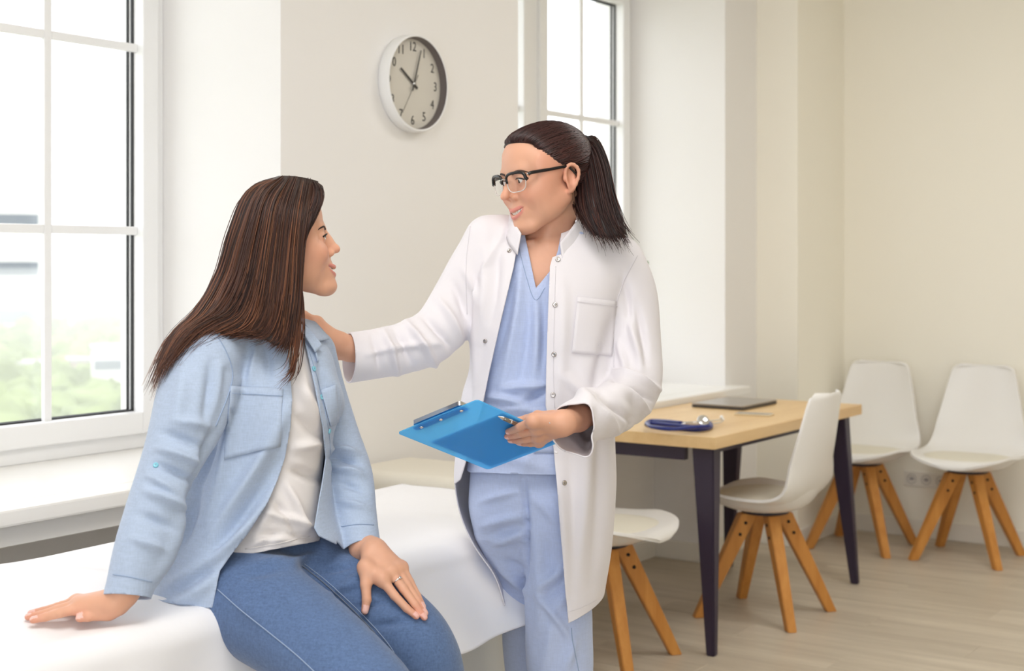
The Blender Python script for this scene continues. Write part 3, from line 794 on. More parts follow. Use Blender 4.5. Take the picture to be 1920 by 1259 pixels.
def vnoise(V, f, seed, oct=4, stretch=(1, 1, 1)):
    r = np.random.RandomState(seed); o = np.zeros(len(V)); S = np.asarray(stretch, float)
    for q in range(oct):
        for _ in range(4):
            k = r.randn(3) * f * (1.7 ** q) * S; o += np.sin(V @ k + r.rand() * 6.28) / (1.6 ** q)
    return o / 4
def folds(V, segs):
    """soft wrinkles laid out on the lens side of the cloth: ridges (amp>0) and valleys (amp<0) along segments
    a->b (points in the camera frame); each lies on the first cloth surface behind that line"""
    x, y = pix(V); o = np.zeros(len(V))
    for a, b, w, amp in segs:
        d = 0.5 * (a[1] + b[1]); pa = np.array([CX + a[0] * FPX / a[1], HY + (CAMZ - a[2]) * FPX / a[1]]); pb = np.array([CX + b[0] * FPX / b[1], HY + (CAMZ - b[2]) * FPX / b[1]])
        ab = pb - pa; L = math.hypot(*ab); wp = w * FPX / d
        t = ((x - pa[0]) * ab[0] + (y - pa[1]) * ab[1]) / (L * L); s = ((x - pa[0]) * ab[1] - (y - pa[1]) * ab[0]) / L
        tc = np.clip(t, 0, 1); ex = (t - tc) * L; s = s + .12 * L * (tc - .5) ** 2
        near = np.exp(-(np.maximum(V[:, 1] - d - .09, 0) / .03) ** 2)
        o += amp * np.exp(-(s * s + ex * ex) / (wp * wp)) * (0.15 + 0.85 * np.sin(math.pi * np.clip(tc * 0.9 + 0.05, 0, 1))) * near
    return o
class Surf:
    """ray caster on a finished mesh, rays leave the lens through a pixel"""
    def __init__(s, V, F): s.b = BVHTree.FromPolygons([tuple(v) for v in V], [tuple(map(int, f)) for f in F])
    def hit(s, x, y, off=0.0, default=None):
        o = Vector((0, 0, CAMZ)); d = (Vector(px(x, y, 1.0)) - o).normalized()
        h = s.b.ray_cast(o, d, 10)
        if h[0] is None: return default
        n = h[1]; n = n if n.dot(d) < 0 else -n
        return np.array(h[0] + n * off)
    def near(s, p, off=0.0):
        h = s.b.find_nearest(Vector(p)); n = h[1]
        return np.array(h[0] + n * off)
def tube_set(paths, rads, sides=4):
    """many thin tubes in one mesh (hair strands); paths list of (n,3), rads list of (n,)"""
    Vs, Fs, nb = [], [], 0; ang = np.arange(sides) * 2 * math.pi / sides; ca, sa = np.cos(ang), np.sin(ang)
    counts = []
    for P, r in zip(paths, rads):
        n = len(P); t = np.gradient(P, axis=0); t /= np.linalg.norm(t, axis=1)[:, None] + 1e-12
        a = np.cross(t, np.array([0.31, -0.92, 0.23])); a /= np.linalg.norm(a, axis=1)[:, None] + 1e-12; b = np.cross(t, a)
        V = P[:, None, :] + r[:, None, None] * (ca[None, :, None] * a[:, None, :] + sa[None, :, None] * b[:, None, :])
        Vs.append(V.reshape(-1, 3)); i = np.arange(n - 1)[:, None] * sides; j = np.arange(sides)[None, :]; k = (j + 1) % sides
        Fs.append(np.stack([i + j, i + k, i + sides + k, i + sides + j], -1).reshape(-1, 4) + nb); nb += n * sides; counts.append(n * sides)
    return np.concatenate(Vs), np.concatenate(Fs), counts

class Person:
    def __init__(s, name, base, label):
        s.base = np.array([base[0], base[1], 0.0]); w = w_of(s.base)
        s.root = empty(name, (w.x, w.y, 0), YAW); tag(s.root, label, 'person')
    def add(s, name, V, F, m, parent=None, col=None, solid=0.0, off=-1.0, sm=True, bevel=False):
        V = np.asarray(V, float) - s.base
        o = obj(name, V, np.asarray(F) if not isinstance(F, list) else F, m, parent or s.root, sm, col)
        if solid:
            md = o.modifiers.new('cloth', 'SOLIDIFY'); md.thickness = solid; md.offset = off; md.use_rim = True
        return o
def thing(name, base, label, cat):
    p = Person(name, base, label); p.root['category'] = cat; return p
def patch(P, name, surf, quad, m, parent, n=(12, 12), off=0.002, solid=0.0015, corner=0.0):
    """cloth patch: a quad of pixels (tl, tr, br, bl) thrown onto a garment surface"""
    q = np.asarray(quad, float); V = []; F = []; last = None
    for j in range(n[1] + 1):
        for i in range(n[0] + 1):
            u, v = i / n[0], j / n[1]
            p = (1 - v) * ((1 - u) * q[0] + u * q[1]) + v * ((1 - u) * q[3] + u * q[2])
            h = surf.hit(p[0], p[1], off)
            if h is None: h = last if last is not None else px(p[0], p[1], 3.0)
            V.append(h); last = h
    V = np.array(V); w = n[0] + 1
    for j in range(n[1]):
        for i in range(n[0]): F.append((j * w + i, j * w + i + 1, (j + 1) * w + i + 1, (j + 1) * w + i))
    F = np.array(F); V = smooth(V, F, 0)
    return P.add(name, V, F, m, parent, solid=solid, off=0)
def seam(P, name, surf, pts, m, parent, r=0.0012, n=40, off=0.0006):
    S = spline(pts, n); Q = [surf.hit(a, b, off) for a, b in S]; Q = [q for q in Q if q is not None]
    Q2 = [Q[0]]
    for q in Q[1:]:
        if np.linalg.norm(q - Q2[-1]) < 0.06: Q2.append(q)
    if len(Q2) < 3: return None
    V, F = tube_mesh(np.array(Q2), r, 5); return P.add(name, V, F, m, parent)
def button(P, surf, x, y, m, parent, r=0.0055, th=0.003, name='button', off=0.0):
    c = surf.hit(x, y, off); c2 = surf.hit(x + 3, y, off); c3 = surf.hit(x, y + 3, off)
    if c is None or c2 is None or c3 is None: return
    nn = np.cross(c2 - c, c3 - c); nn /= np.linalg.norm(nn) + 1e-12
    if nn[1] > 0: nn = -nn
    pr = [(0, 0), (1, 0), (1.0, .5), (.85, 1.0), (.6, .75), (.2, .75)]
    u = np.cross(nn, [0.1, 0.2, 1]); u /= np.linalg.norm(u); v = np.cross(nn, u); V = []; F = []; sg = 14
    for q, z in pr:
        for j in range(sg):
            a = 2 * math.pi * j / sg; V.append(c + r * q * (math.cos(a) * u + math.sin(a) * v) + nn * (z * th))
    for i in range(len(pr) - 1):
        for j in range(sg): k = (j + 1) % sg; F.append((i * sg + j, i * sg + k, (i + 1) * sg + k, (i + 1) * sg + j))
    P.add(name, np.array(V), np.array(F), m, parent)

# ------------------------------------------------------------------ heads
def head_prims(f, back=.092, nose=0.0):
    e = f.ell; c = f.cone
    e((0, back - .078, .034), (.0725, back, .072), 0)
    e((0, -.044, .036), (.0585, .042, .050), .03)
    e((0, -.040, -.038), (.0545, .047, .060), .03)
    for s in (-1, 1):
        c((s * .052, .004, -.048), .016, (s * .020, -.066, -.096), .014, .028)
        e((s * .041, -.055, -.020), (.024, .026, .022), .02)
        e((s * .033, -.073, -.031), (.017, .014, .015), .018)
        e((s * .062, -.03, .02), (.012, .03, .03), .025)
        e((s * .044, -.030, -.046), (.019, .036, .034), .03)
    e((0, -.080, -.096), (.019, .017, .016), .020)
    c((-.033, -.076, .021), .0105, (.033, -.076, .021), .0105, .016)
    e((0, -.074, -.062), (.029, .021, .024), .016)
    for s in (-1, 1): e((s * .032, -.1010, .0), (.017, .0150, .0120), .012, 's')
    # nose
    c((0, -.083, .013), .0060, (0, -.1015 - nose, -.021 - nose * .3), .0078, .012)
    e((0, -.1045 - nose, -.0260 - nose * .3), (.0082, .0088, .0078), .006)
    e((0, -.0875, -.016), (.0105, .0130, .0235), .008)
    for s in (-1, 1):
        e((s * .0118, -.0925, -.0325), (.0062, .0085, .0062), .006)
        e((s * .0056, -.0985, -.0370), (.0028, .0042, .0028), .002, 's')
    # lids: a thin ball over each eye with an almond opening
    for s in (-1, 1):
        e((s * .0315, -.0765, .001), (.0136, .0138, .0126), .005)
        e((s * .0315, -.0940, .0005), (.0124, .0120, .0056), .0015, 's', R=np.array(Matrix.Rotation(s * -0.08, 3, 'Y')))
    # mouth: open smile
    zc = -.0505
    up = [(-.0305, -.0745, zc, .0018), (-.016, -.0905, -.0562, .0028), (-.005, -.0958, -.0592, .0033), (0, -.0955, -.0600, .0032), (.005, -.0958, -.0592, .0033), (.016, -.0905, -.0562, .0028), (.0305, -.0745, zc, .0018)]
    lo = [(-.0305, -.0745, zc, .0018), (-.018, -.0875, -.0668, .0032), (0, -.0930, -.0750, .0046), (.018, -.0875, -.0668, .0032), (.0305, -.0745, zc, .0018)]
    op_ = [(-.0265, -.0830, -.0545, .0022), (-.018, -.0895, -.0600, .0042), (-.009, -.0935, -.0645, .0052), (0, -.0950, -.0662, .0054), (.009, -.0935, -.0645, .0052), (.018, -.0895, -.0600, .0042), (.0265, -.0830, -.0545, .0022)]
    for p_, q_ in zip(op_[:-1], op_[1:]): f.cone(p_[:3], p_[3], q_[:3], q_[3], .002, 's')
    e((0, -.086, -.0645), (.0215, .0110, .0060), .003, 's')
    f.chain(up, .0035, 13, .0035); f.chain(lo, .0035, 11, .0035)
    for s in (-1, 1): e((s * .0385, -.0670, -.050), (.006, .008, .010), .008)
    # ears
    for s in (-1, 1):
        Re = np.array(Matrix.Rotation(s * 0.35, 3, 'Z') @ Matrix.Rotation(-0.18, 3, 'X'))
        e((s * .0735, .014, -.014), (.0062, .0180, .0300), .006, 'u', R=Re)
        e((s * .0805, .009, -.010), (.0062, .0105, .0170), .004, 's', R=Re)
        f.chain([(s * .0735, -.001, -.006, .003), (s * .079, .003, .010, .0034), (s * .082, .016, .0155, .0036), (s * .084, .028, .004, .0036), (s * .082, .027, -.014, .0034), (s * .077, .014, -.034, .0042), (s * .073, .003, -.040, .005)], .003, 14)
        e((s * .074, -.002, -.013), (.004, .004, .006), .004)
LIPS_UP = np.array([(-.0305, -.0750, -.0505), (-.016, -.0925, -.0562), (0, -.0985, -.0594), (.016, -.0925, -.0562), (.0305, -.0750, -.0505)])
LIPS_LO = np.array([(-.0305, -.0750, -.0505), (-.018, -.0900, -.0674), (0, -.0970, -.0758), (.018, -.0900, -.0674), (.0305, -.0750, -.0505)])
SKIN = np.array(lin((216, 164, 136))); LIP = np.array(lin((206, 132, 120))); BLUSH = np.array(lin((214, 138, 116))); SKIN_D = np.array(lin((214, 152, 118)))
def dist_poly(P, L):
    D = np.full(len(P), 9.0)
    for a, b in zip(L[:-1], L[1:]):
        ab = b - a; t = np.clip(((P - a) @ ab) / ab.dot(ab), 0, 1); D = np.minimum(D, np.linalg.norm(P - a - t[:, None] * ab, axis=1))
    return D
def head_colors(C):
    """C canonical head coordinates of the vertices -> skin colours (lips, cheeks, inside of mouth)"""
    col = np.tile(SKIN, (len(C), 1)); n = vnoise(C, 60, 3, 3)[:, None]
    col *= 1 + .03 * n
    ck = np.minimum(np.linalg.norm((C - [.038, -.072, -.030]) / [1, 1, .9], axis=1), np.linalg.norm((C - [-.038, -.072, -.030]) / [1, 1, .9], axis=1))
    w = np.exp(-(ck / .024) ** 2)[:, None] * .55; col = col * (1 - w) + BLUSH * w
    nt = np.exp(-(np.linalg.norm(C - [0, -.112, -.030], axis=1) / .013) ** 2)[:, None] * .35; col = col * (1 - nt) + BLUSH * nt
    er = np.exp(-((np.abs(C[:, 0]) - .078) / .012) ** 2)[:, None] * .35; col = col * (1 - er) + BLUSH * er
    d = np.minimum(dist_poly(C, spline(LIPS_UP, 17)), dist_poly(C, spline(LIPS_LO, 17)))
    w = np.clip((.0047 - d) / .0018, 0, 1)[:, None]; col = col * (1 - w) + LIP * w
    inm = ((np.abs(C[:, 0]) < .02) & (C[:, 1] > -.0905) & (C[:, 1] < -.07) & (np.abs(C[:, 2] + .0665) < .0055))[:, None]
    col = np.where(inm, np.array(lin((110, 44, 44))), col)
    return col
M['skin'] = mat('skin', (232, 182, 152), .48, spec=.4, attr=True, sss=.12)
M['eye'] = mat('eye', (240, 238, 236), .08, attr=True); M['teeth'] = mat('teeth', (244, 240, 232), .2)
M['lash'] = mat('eyelash', (24, 16, 14), .6)
def face_features(P, R, T, S, gaze, brow_rgb, surf):
    """eyes, teeth, brows and lashes; canonical -> camera frame by x -> R(S x)+T"""
    tf = lambda q: (np.asarray(q, float) * S) @ R.T + T
    gz = np.asarray(gaze, float); gz /= np.linalg.norm(gz)
    for s in (-1, 1):
        c = np.array([s * .0315, -.0768, .0005]); r = .0121
        U, Vv = 28, 18; pts = []
        ex = np.cross(gz, [0, 0, 1]); ex /= np.linalg.norm(ex); ey = np.cross(ex, gz)
        col = []
        for i in range(Vv + 1):
            th = math.pi * (i / Vv) ** 1.25
            for j in range(U):
                a = 2 * math.pi * j / U
                n = gz * math.cos(th) + (ex * math.cos(a) + ey * math.sin(a)) * math.sin(th)
                pts.append(c + r * n * (1.02 if th < .3 else 1))
                col.append(lin((14, 10, 10)) if th < .20 else (lin((82, 52, 34)) if th < .46 else (lin((60, 42, 36)) if th < .52 else lin((238, 232, 228)))))
        F = []
        for i in range(Vv):
            for j in range(U): k = (j + 1) % U; F.append((i * U + j, i * U + k, (i + 1) * U + k, (i + 1) * U + j))
        P.add('eye', tf(pts), np.array(F), M['eye'], col=np.array(col))
    # teeth: two arcs of small rounded blocks in one mesh each
    for nm, z0, z1, y0 in (('upper_teeth', -.0700, -.0590, -.0895), ('lower_teeth', -.0745, -.0712, -.0850)):
        V = []; F = []
        for i in range(-3, 4):
            a = i * .0066; w = .0062 / 2
            yc = y0 + a * a * 14
            ang = math.atan(2 * a * 14); ca, sa = math.cos(ang), math.sin(ang); b = len(V)
            for dy, ww, dz in ((0, .72, .0012), (-.0024, .9, .0004), (-.003, .75, .0016)):
                for sx, zz in ((-1, z0 + dz), (1, z0 + dz), (1, z1 - dz * .3), (-1, z1 - dz * .3)):
                    V.append((a + sx * w * ww * ca - dy * sa * 0, yc + dy + sx * w * ww * sa, zz + a * a * 14))
            for q in range(2):
                for j in range(4): k = (j + 1) % 4; F.append((b + q * 4 + j, b + q * 4 + k, b + q * 4 + 4 + k, b + q * 4 + 4 + j))
            F.append((b + 8, b + 9, b + 10, b + 11))
        P.add(nm, tf(V), np.array(F), M['teeth'])
    bm_ = mat('eyebrow', brow_rgb, .7)
    for s in (-1, 1):
        pl = spline([(s * .0135, 0, .0165), (s * .026, 0, .0200), (s * .040, 0, .0205), (s * .050, 0, .0145)], 16); pts = []
        for q in pl:
            o = Vector(tf((q[0], -.2, q[2]))); d = (Vector(tf((q[0], 0.0, q[2]))) - o).normalized(); h = surf.b.ray_cast(o, d, 1)
            if h[0] is not None: pts.append(np.array(h[0]))
        if len(pts) > 4:
            t = np.linspace(0, 1, len(pts)); V, F = tube_mesh(np.array(pts), S * (.0026 * (1 - t) ** .5 + .0005), 8, True, 1.0); V = V + (PUSH := (R @ np.array([0, .0009, 0])) * S); P.add('eyebrow', V, F, bm_)
        ls = spline([(s * .0190, -.0870, .0030), (s * .0255, -.0905, .0054), (s * .0325, -.0915, .0060), (s * .0395, -.0890, .0046), (s * .0460, -.0835, .0012)], 14)
        V, F = tube_mesh(tf(ls), S * np.linspace(.0008, .0018, 14), 6); P.add('eyelashes', V, F, M['lash'])

# ------------------------------------------------------------------ hands: joints given as camera-frame points
def hand_field(f, wrist, wr, fingers, thumb, fr=(.0084, .0074, .0063), ts=.88):
    """wrist: list of rows x,y,z,r from the sleeve to the wrist; fingers: list of 4-point chains (MCP, PIP, DIP, tip); thumb: chain of 4 (CMC, MCP, IP, tip)"""
    f.chain(wrist, .012)
    w = np.asarray(wrist[-1][:3], float)
    for i, ch in enumerate(fingers):
        ch = np.asarray(ch, float); s = .86 if i == 3 else 1.0
        f.cone(w + (ch[0] - w) * .18, wr * .78, ch[0], .0112 * s, .014)
        r = [.0100 * s, fr[0] * s, fr[1] * s, fr[2] * s]
        for j in range(3): f.cone(ch[j], r[j], ch[j + 1], r[j + 1], .0022 if j else .006)
    for a, b in zip(fingers[:-1], fingers[1:]): f.cone(a[0], .0098, b[0], .0098, .010)
    t = np.asarray(thumb, float); f.cone(w + (t[0] - w) * .3, wr * .7, t[0], .0145 * ts, .014)
    f.cone(t[0], .0145 * ts, t[1], .0118 * ts, .010); f.cone(t[1], .0112 * ts, t[2], .0098 * ts, .004); f.cone(t[2], .0098 * ts, t[3], .0078 * ts, .003)
    f.cone(t[0], .010 * ts, np.asarray(fingers[0])[0], .0095, .016)
def hand_color(V, tips, dirs):
    col = np.tile(SKIN, (len(V), 1)) * (1 + .03 * vnoise(V, 90, 5, 3)[:, None])
    for t, (prev, up) in zip(tips, dirs):
        t = np.asarray(t); d = np.linalg.norm(V - t, axis=1); w = np.exp(-(d / .016) ** 2)[:, None] * .45; col = col * (1 - w) + BLUSH * w
        ax = t - np.asarray(prev); ax /= np.linalg.norm(ax); c = t + np.asarray(up) * .006 + ax * .001
        q = V - c; al = q @ ax; la = np.linalg.norm(q - al[:, None] * ax, axis=1)
        m = ((np.abs(al) < .0075) & (la < .0058))[:, None]; col = np.where(m, np.array(lin((236, 190, 180))), col)
    return col
# ------------------------------------------------------------------ cloth and hair materials
M['coat'] = mat('white_coat_cotton', (226, 222, 226), .8, sheen=.1, bump=(18, .10))
M['scrub'] = mat('light_blue_scrub_cotton', (180, 193, 225), .85, weave=(420, .05), bump=(20, .08), sheen=.15)
M['snap'] = mat('steel_snap', (190, 184, 180), .25, .9)
M['denim'] = mat('blue_denim', (86, 110, 150), .9, noise=(190, .16), weave=(500, .12), bump=(30, .08), sheen=.2)
M['thread'] = mat('pale_thread', (150, 168, 196), .9); M['thread_d'] = mat('grey_blue_thread', (112, 122, 140), .9)
M['shirt'] = mat('pale_blue_shirt_cotton', (170, 185, 208), .85, weave=(420, .07), bump=(16, .12), sheen=.15)
M['shirt_seam'] = mat('blue_shirt_seam', (150, 168, 196), .9); M['coat_seam'] = mat('coat_seam', (214, 210, 214), .9)
M['tee'] = mat('off_white_tee', (222, 217, 216), .9, bump=(26, .10), sheen=.15)
M['btn'] = mat('turquoise_button', (128, 196, 214), .3)
M['hair_d'] = mat('dark_brown_hair', (52, 32, 30), .42, attr=True, spec=.4)
def row(y, L, R, d, ry):
    return (CAMZ - (y - HY) * d / FPX, ((L + R) / 2 - CX) * d / FPX, d, (R - L) / 2 * d / FPX, ry)
def pr(x, y, d, r): return tuple(px(x, y, d)) + (r,)
def segp(lst):
    """folds given as (x0,y0,x1,y1,d,width,amp) in pixels at distance d"""
    return [(px(a, b, d), px(c, e, d), w * .8, amp * 2.0) for a, b, c, e, d, w, amp in lst]
def cat_mesh(parts):
    V, F, C, n = [], [], [], 0
    for v, f, c in parts:
        if f.shape[1] == 4: pass
        V.append(v); F.append(tris(f) + n); C.append(np.broadcast_to(c, (len(v), 3))); n += len(v)
    return np.concatenate(V), np.concatenate(F), np.concatenate(C)
def plane_near(V, p, n, rad):
    p = np.asarray(p); n = np.asarray(n) / np.linalg.norm(n)
    return np.where(np.linalg.norm(V - p, axis=1) < rad, (V - p) @ n, -1.0)
def interp(y, pts): 
    a = np.asarray(pts, float); return np.interp(y, a[:, 0], a[:, 1])

# ================================================================== the doctor
doc = Person('person', tuple(px(1020, 900, 3.15)[:2]), 'standing person in white coat and blue scrubs with glasses and ponytail, holding a clipboard')
DD = 3.15
HR = rot_pose(math.radians(-57), math.radians(10), math.radians(-3)); HT = px(1022, 331, 3.13); HS = 1.03
hc = lambda q: (np.asarray(q, float) * HS) @ HR.T + HT
f = Field(); f.pose(HR, HT, HS); head_prims(f, .092, .006); f.pose()
nk = px(1030, 468, 3.17)
f.cone(hc((0, .024, -.055)), .044, nk, .049, .014)
f.cone(hc((.035, .03, -.05)), .014, px(1015, 462, 3.12), .009, .02)
f.loft([row(620, 905, 1130, 3.16, .098), row(560, 900, 1140, 3.16, .096), row(510, 905, 1150, 3.16, .088), row(470, 930, 1130, 3.17, .072), row(445, 970, 1090, 3.18, .05)], .03)
f.cone(px(1000, 455, 3.11), .006, px(945, 462, 3.12), .006, .012); f.cone(px(1030, 462, 3.11), .006, px(1110, 478, 3.12), .006, .012)
lo = np.array([HT[0] - .19, 2.95, 1.22]); hi = np.array([HT[0] + .17, 3.30, HT[2] + .135])
V, F = f.mesh(lo, hi, .0018); V = smooth(V, F, 1, .4)
Cn = ((V - HT) @ HR) / HS
hsurf = Surf(V, F)
parts = [(V, F, head_colors(Cn))]
DHEAD = hsurf
# resting hand on the patient's shoulder (image left)
f = Field()
fing = [[px(594, 606, 2.985), px(570, 590, 2.97), px(556, 586, 2.95), px(544, 588, 2.93)],
        [px(590, 618, 2.975), px(563, 602, 2.96), px(547, 598, 2.94), px(535, 601, 2.92)],
        [px(592, 632, 2.97), px(566, 618, 2.955), px(551, 614, 2.935), px(540, 617, 2.92)],
        [px(598, 645, 2.97), px(576, 636, 2.96), px(565, 634, 2.945), px(556, 636, 2.93)]]
thumb = [px(632, 660, 3.01), px(612, 668, 3.02), px(596, 670, 3.02), px(582, 668, 3.015)]
hand_field(f, [pr(760, 655, 3.06, .033), pr(700, 662, 3.03, .029), pr(655, 654, 3.01, .0255), pr(640, 648, 3.005, .0245)], .024, fing, thumb)
allp = np.array([q for c in fing for q in c] + list(thumb) + [px(770, 655, 3.06)])
V, F = f.mesh(allp.min(0) - .05, allp.max(0) + .05, .0018)
parts.append((V, F, hand_color(V, [c[3] for c in fing], [(c[2], (0, 0, 1)) for c in fing])))
# hand on the clipboard (image right)
BA, BB, BC, BD = [np.array(q) for q in ((-.2262, 2.806, 1.0110), (-.0659, 2.704, 1.0863), (.1093, 2.905, .985), (-.0510, 3.006, .9098))]
BN = np.cross(BB - BA, BD - BA); BN /= np.linalg.norm(BN)
if BN[1] > 0: BN = -BN
def on_board(x, y, off):
    o = np.array([0, 0, CAMZ]); d = px(x, y, 1.0) - o; t = ((BA + BN * off - o) @ BN) / (d @ BN); return o + d * t
f = Field()
fing = [[on_board(1001, 790, .030), on_board(976, 801, .024), on_board(963, 807, .014), on_board(953, 810, .009)],
        [on_board(1008, 804, .032), on_board(980, 813, .025), on_board(964, 817, .014), on_board(951, 819, .009)],
        [on_board(1010, 818, .030), on_board(986, 824, .024), on_board(970, 826, .014), on_board(957, 826, .009)],
        [on_board(1011, 829, .026), on_board(995, 832, .022), on_board(983, 832, .013), on_board(972, 831, .009)]]
thumb = [on_board(1035, 786, .012), on_board(1008, 780, .006), on_board(988, 786, -.014), on_board(968, 790, -.013)]
wr = on_board(1060, 793, .026); WRD = wr.copy()
hand_field(f, [tuple(wr + (px(1168, 752, 3.06) - wr) * .5) + (.024,), tuple(wr + (px(1168, 752, 3.06) - wr) * .2) + (.026,), tuple(wr) + (.0245,)], .023, fing, thumb)
allp = np.array([q for c in fing for q in c] + list(thumb) + [px(1130, 788, 2.98)])
V, F = f.mesh(allp.min(0) - .05, allp.max(0) + .05, .0016)
parts.append((V, F, hand_color(V, [c[3] for c in fing], [(c[2], BN) for c in fing])))
# body inside the clothes
f = Field()
f.loft([row(980, 935, 1080, 3.16, .06), row(900, 905, 1105, 3.155, .08), row(760, 905, 1120, 3.15, .088), row(620, 908, 1128, 3.16, .09), row(520, 910, 1140, 3.16, .08), row(470, 940, 1120, 3.17, .06)], 0)
f.chain([pr(935, 480, 3.17, .030), pr(882, 538, 3.15, .024), pr(822, 624, 3.10, .022), pr(740, 657, 3.05, .024)], .02, None, .03)
f.chain([pr(1140, 505, 3.17, .030), pr(1182, 600, 3.15, .024), pr(1188, 704, 3.13, .020), tuple(WRD + (px(1168, 752, 3.06) - WRD) * .62 + np.array([0, .01, -.004])) + (.020,), tuple(WRD + (px(1168, 752, 3.06) - WRD) * .5) + (.022,)], .02, None, .03)
f.chain([pr(960, 950, 3.18, .040), pr(978, 1040, 3.22, .036), pr(996, 1190, 3.285, .034), pr(1010, 1420, 3.32, .036), pr(1012, 1555, 3.33, .034)], .03, None, .03)
f.chain([pr(1040, 950, 3.14, .045), pr(1046, 1120, 3.115, .040), pr(1050, 1290, 3.11, .038), pr(1050, 1590, 3.13, .036)], .03, None, .03)
V, F = f.mesh((-.42, 2.8, .03), (.35, 3.45, 1.42), .009)
parts.append((V, F, SKIN))
V, F, C = cat_mesh(parts)
doc.add('body', V, F, M['skin'], col=C)
face_features(doc, HR, HT, HS, (-.30, -.90, -.28), (58, 36, 30), hsurf)

# ---- scrub trousers
f = Field()
f.loft([row(1000, 905, 1105, 3.17, .095), row(940, 888, 1118, 3.165, .110), row(880, 882, 1124, 3.16, .112), row(800, 895, 1122, 3.16, .105)], 0)
f.chain([pr(952, 950, 3.17, .070), pr(962, 1000, 3.19, .064), pr(978, 1040, 3.22, .060), pr(990, 1090, 3.25, .057), pr(996, 1190, 3.285, .056), pr(1004, 1290, 3.30, .056), pr(1010, 1420, 3.32, .060), pr(1012, 1540, 3.33, .066)], .035, 22, .05)
f.chain([pr(1040, 950, 3.135, .078), pr(1044, 1030, 3.125, .072), pr(1046, 1120, 3.115, .066), pr(1048, 1200, 3.11, .065), pr(1050, 1290, 3.11, .064), pr(1050, 1420, 3.12, .066), pr(1050, 1590, 3.13, .070)], .022, 20, .05)
V, F = f.mesh((-.20, 2.92, .05), (.25, 3.45, 1.05), .0055); N = normals(V, F)
fs = segp([(905, 985, 984, 965, 3.06, .010, .006), (915, 1003, 984, 985, 3.07, .010, -.005), (925, 1020, 984, 1000, 3.08, .010, .006), (900, 940, 975, 918, 3.05, .009, .004), (935, 1060, 985, 1110, 3.12, .012, .006), (945, 1050, 985, 1070, 3.1, .010, -.004),
           (1000, 930, 1050, 985, 3.03, .014, .004), (1062, 1060, 1012, 1105, 3.0, .012, .007), (1066, 1085, 1018, 1125, 3.0, .012, -.006), (1012, 1115, 1068, 1195, 3.01, .010, .007), (1010, 1000, 1016, 1180, 3.02, .016, .006), (1032, 1010, 1030, 1090, 3.02, .016, -.004), (1040, 1150, 1020, 1259, 3.02, .016, .004), (1066, 1110, 1040, 1150, 3.01, .010, .004), (988, 900, 987, 1100, 3.06, .007, -.010),
           (1080, 1190, 1060, 1259, 3.03, .012, .005)])
V = V + N * (folds(V, fs) + .0022 * vnoise(V, 11, 2, 3))[:, None]
V, F = trim(V, F, (V[:, 2] * -1 + .085)); V, F = trim(V, F, V[:, 2] - 1.0)
trou = doc.add('scrub_trousers', V, F, M['scrub'], solid=.002); tsurf = Surf(V, F)
for pts in ([(1071, 1178), (1074, 1205), (1085, 1259)],): seam(doc, 'seam', tsurf, pts, M['thread'], trou, .0010)
# cargo pocket on the outer side of the near leg
f = Field(); f.cone(px(1083, 1222, 3.085), .026, px(1085, 1330, 3.09), .024, 0, flat=((1, 0, 0), .62))
V, F = f.mesh((px(1083, 1190, 3.085) - [.06, .06, .19]), px(1083, 1190, 3.085) + [.06, .06, .02], .003)
V, F = trim(V, F, V[:, 2] - px(1083, 1190, 3.085)[2] + (V[:, 0] - px(1083, 1190, 3.085)[0]) * -.3)
doc.add('cargo_pocket', V, F, M['scrub'], trou, solid=.002)
# shoes
M['clog'] = mat('white_clog', (232, 230, 228), .45)
for x, y, d, an in ((1004, 1560, 3.30, -.25), (1050, 1600, 3.08, .1)):
    f = Field(); c = px(x, y, d); c[2] = .045; dr = np.array([math.sin(an), -math.cos(an), 0])
    f.cone(c - dr * .06, .036, c + dr * .10, .038, 0, flat=((0, 0, 1), 1.0)); f.cone(c + dr * .05 + [0, 0, -.008], .036, c + dr * .12 + [0, 0, -.012], .030, .02); f.cone(c - dr * .07, .034, c - dr * .05 + [0, 0, .03], .032, .02)
    V, F = f.mesh(c - .22, c + .22, .006); V[:, 2] = np.maximum(V[:, 2], .001); doc.add('shoe', V, F, M['clog'])

# ---- scrub top
f = Field()
f.loft([row(915, 872, 1130, 3.15, .127), row(880, 876, 1130, 3.15, .126), row(800, 888, 1128, 3.15, .114), row(745, 892, 1128, 3.15, .108), row(690, 893, 1132, 3.15, .108), row(620, 893, 1138, 3.15, .113), row(560, 890, 1145, 3.155, .110), row(510, 898, 1155, 3.16, .099), row(470, 922, 1138, 3.165, .082), row(445, 955, 1105, 3.175, .060), row(430, 975, 1085, 3.18, .045)], 0)
f.cone(px(975, 440, 3.13), .022, px(905, 470, 3.14), .034, .03); f.cone(px(1085, 450, 3.13), .022, px(1150, 495, 3.15), .034, .03)
V, F = f.mesh((-.13, 2.95, .80), (.28, 3.34, 1.46), .0045); N = normals(V, F)
fs = segp([(985, 470, 950, 720, 3.03, .013, .006), (1000, 560, 975, 740, 3.03, .012, -.005), (1008, 555, 1005, 720, 3.03, .012, .006), (1022, 560, 1020, 690, 3.03, .012, -.005), (968, 520, 925, 700, 3.03, .014, -.004),
           (915, 742, 985, 755, 3.03, .010, .010), (985, 752, 1028, 727, 3.03, .008, -.009), (940, 728, 1028, 722, 3.03, .010, .009), (935, 765, 1020, 770, 3.03, .012, .006), (920, 778, 1000, 790, 3.03, .010, -.004), (930, 850, 1040, 880, 3.02, .02, .004), (1000, 800, 985, 890, 3.02, .018, .004)])
V = V + N * (folds(V, fs) + .0020 * vnoise(V, 12, 9, 3))[:, None]
X, Y = pix(V)
